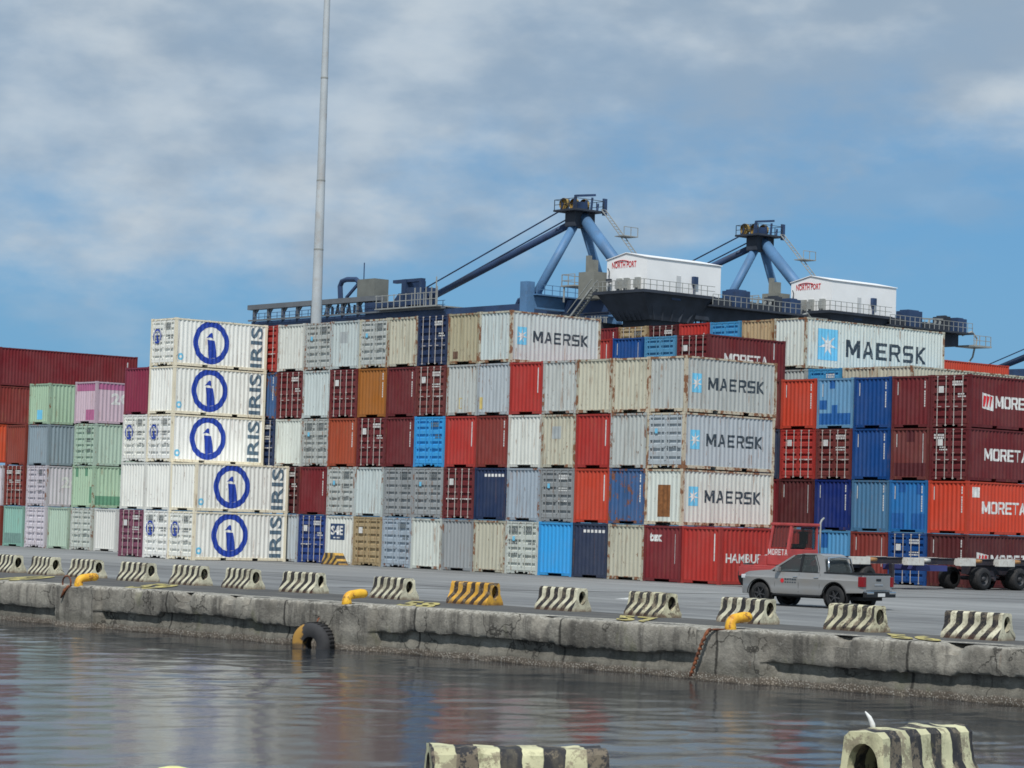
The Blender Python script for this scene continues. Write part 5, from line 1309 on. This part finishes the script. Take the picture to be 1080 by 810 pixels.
# ------------------------------------------------------------------ sun, sky, camera
EL, AZ = math.radians(53), math.radians(-6)      # sun behind the camera, a little to its left
sd = Vector((math.sin(AZ)*math.cos(EL)*1.0, -math.cos(AZ)*math.cos(EL), math.sin(EL)))
L = bpy.data.lights.new('sun', 'SUN'); L.energy = 3.4; L.angle = math.radians(.55); L.color = (1, .972, .93)
so = bpy.data.objects.new('sun', L); COL.objects.link(so); so.rotation_euler = (-sd).to_track_quat('-Z', 'Y').to_euler()
w = bpy.data.worlds.new('World'); scene.world = w; w.use_nodes = True; nt = w.node_tree; nt.nodes.clear()
def N(t, **k):
    nd = nt.nodes.new(t)
    for a, b in k.items(): setattr(nd, a, b)
    return nd
out = N('ShaderNodeOutputWorld'); bg = N('ShaderNodeBackground'); nt.links.new(bg.outputs[0], out.inputs[0])
STR = .10; bg.inputs[1].default_value = STR
sky = N('ShaderNodeTexSky', sky_type='NISHITA'); sky.sun_disc = False; sky.sun_elevation = EL
sky.sun_rotation = math.atan2(sd.x, sd.y); sky.air_density = 1.0; sky.dust_density = .6; sky.ozone_density = 2.2; sky.altitude = 10
tc = N('ShaderNodeTexCoord'); sp = N('ShaderNodeSeparateXYZ'); nt.links.new(tc.outputs['Generated'], sp.inputs[0])
def MA(op, a, b=0., c=None):
    nd = N('ShaderNodeMath', operation=op)
    for i, v in enumerate((a, b, c)):
        if v is None: continue
        if hasattr(v, 'is_linked'): nt.links.new(v, nd.inputs[i])
        else: nd.inputs[i].default_value = v
    return nd.outputs[0]
def MR(v, lo, hi, a=0., b=1.):
    nd = N('ShaderNodeMapRange', interpolation_type='SMOOTHSTEP'); nt.links.new(v, nd.inputs[0])
    for k, x in zip(('From Min', 'From Max', 'To Min', 'To Max'), (lo, hi, a, b)): nd.inputs[k].default_value = x
    return nd.outputs[0]
def MX(f, a, b, mode='MIX'):
    nd = N('ShaderNodeMix', data_type='RGBA', blend_type=mode)
    for i, v in ((0, f), (6, a), (7, b)):
        if hasattr(v, 'is_linked'): nt.links.new(v, nd.inputs[i])
        else: nd.inputs[i].default_value = v if i == 0 else (*v, 1)
    return nd.outputs[2]
def NO(vec, scale, det=5, ro=.55, off=(0, 0, 0), sc=(1, 1, 1)):
    mp = N('ShaderNodeMapping'); mp.inputs['Scale'].default_value = sc; mp.inputs['Location'].default_value = off; nt.links.new(vec, mp.inputs[0])
    nd = N('ShaderNodeTexNoise'); nd.inputs['Scale'].default_value = scale; nd.inputs['Detail'].default_value = det; nd.inputs['Roughness'].default_value = ro
    nt.links.new(mp.outputs[0], nd.inputs['Vector']); return nd.outputs['Fac']
dirv = tc.outputs['Generated']
el = sp.outputs['Z']
big = NO(dirv, 6., 5, .55, (3.2, .4, 1.0), (1, 1, 2.0)); fine = NO(dirv, 17., 6, .58, (1.3, 2.2, .4), (1, 1, 2.0))
cov = MA('ADD', MA('MULTIPLY', big, .62), MA('MULTIPLY', fine, .38))
tilt = MA('SUBTRACT', el, MA('MULTIPLY', sp.outputs['X'], .13))
lift = MR(MA('ADD', tilt, MA('MULTIPLY', MA('SUBTRACT', cov, .5), .20)), .088, .150)
hi_ = MR(el, .35, .7)
mask = MA('MULTIPLY', lift, MA('ADD', .84, MA('MULTIPLY', MR(cov, .38, .58), .16)))
mask = MA('MULTIPLY', mask, MA('SUBTRACT', 1., MA('MULTIPLY', hi_, .2)))
veil = MA('MULTIPLY', MR(NO(dirv, 9., 5, .55, (9.1, 4.2, .2), (1, 1, 2.6)), .52, .70), .35)
mask = MA('MAXIMUM', mask, veil)
shade = MR(MA('ADD', MA('MULTIPLY', NO(dirv, 9., 4, .5, (7.7, 1.2, 3.), (1, 1, 2.2)), .7), MA('MULTIPLY', NO(dirv, 24., 5, .55, (2.7, 5.2, 3.), (1, 1, 2.0)), .3)), .40, .62)
ccol = MX(shade, tuple(v/STR for v in lin(148, 168, 188)), tuple(v/STR for v in lin(192, 203, 212)))
tint = MX(1., sky.outputs[0], (.52, .79, .98), 'MULTIPLY')
clear = MX(MR(el, .0, .10, .85, .7), tint, tuple(v/STR for v in lin(104, 156, 200)))
fin = MX(mask, clear, ccol)
nt.links.new(fin, bg.inputs[0])

cam = bpy.data.cameras.new('camera'); co = bpy.data.objects.new('camera', cam); COL.objects.link(co); scene.camera = co
cam.sensor_width = 36; cam.lens = 2691.3/1080*36; cam.clip_end = 6000; cam.clip_start = .5
pit, roll = .053525, .030057
fw = Vector((0, math.cos(pit), math.sin(pit))); up = Vector((0, -math.sin(pit), math.cos(pit))); rt = Vector((1, 0, 0))
r2 = rt*math.cos(roll)+up*math.sin(roll); u2 = -rt*math.sin(roll)+up*math.cos(roll)
m = Matrix((r2, u2, -fw)).transposed(); co.matrix_world = Matrix.Translation((0, 0, 2.588)) @ m.to_4x4()

scene.render.engine = 'CYCLES'; scene.cycles.use_denoising = True
try: scene.cycles.denoiser = 'OPENIMAGEDENOISE'
except Exception: pass
scene.cycles.volume_bounces = 0; scene.cycles.filter_width = 1.65; scene.cycles.max_bounces = 6; scene.cycles.sample_clamp_indirect = 5
vs = scene.view_settings; vs.view_transform = 'Standard'; vs.look = 'None'; vs.exposure = .04; vs.gamma = 1; vs.use_curve_mapping = False
scene.render.resolution_x = 1024; scene.render.resolution_y = 768
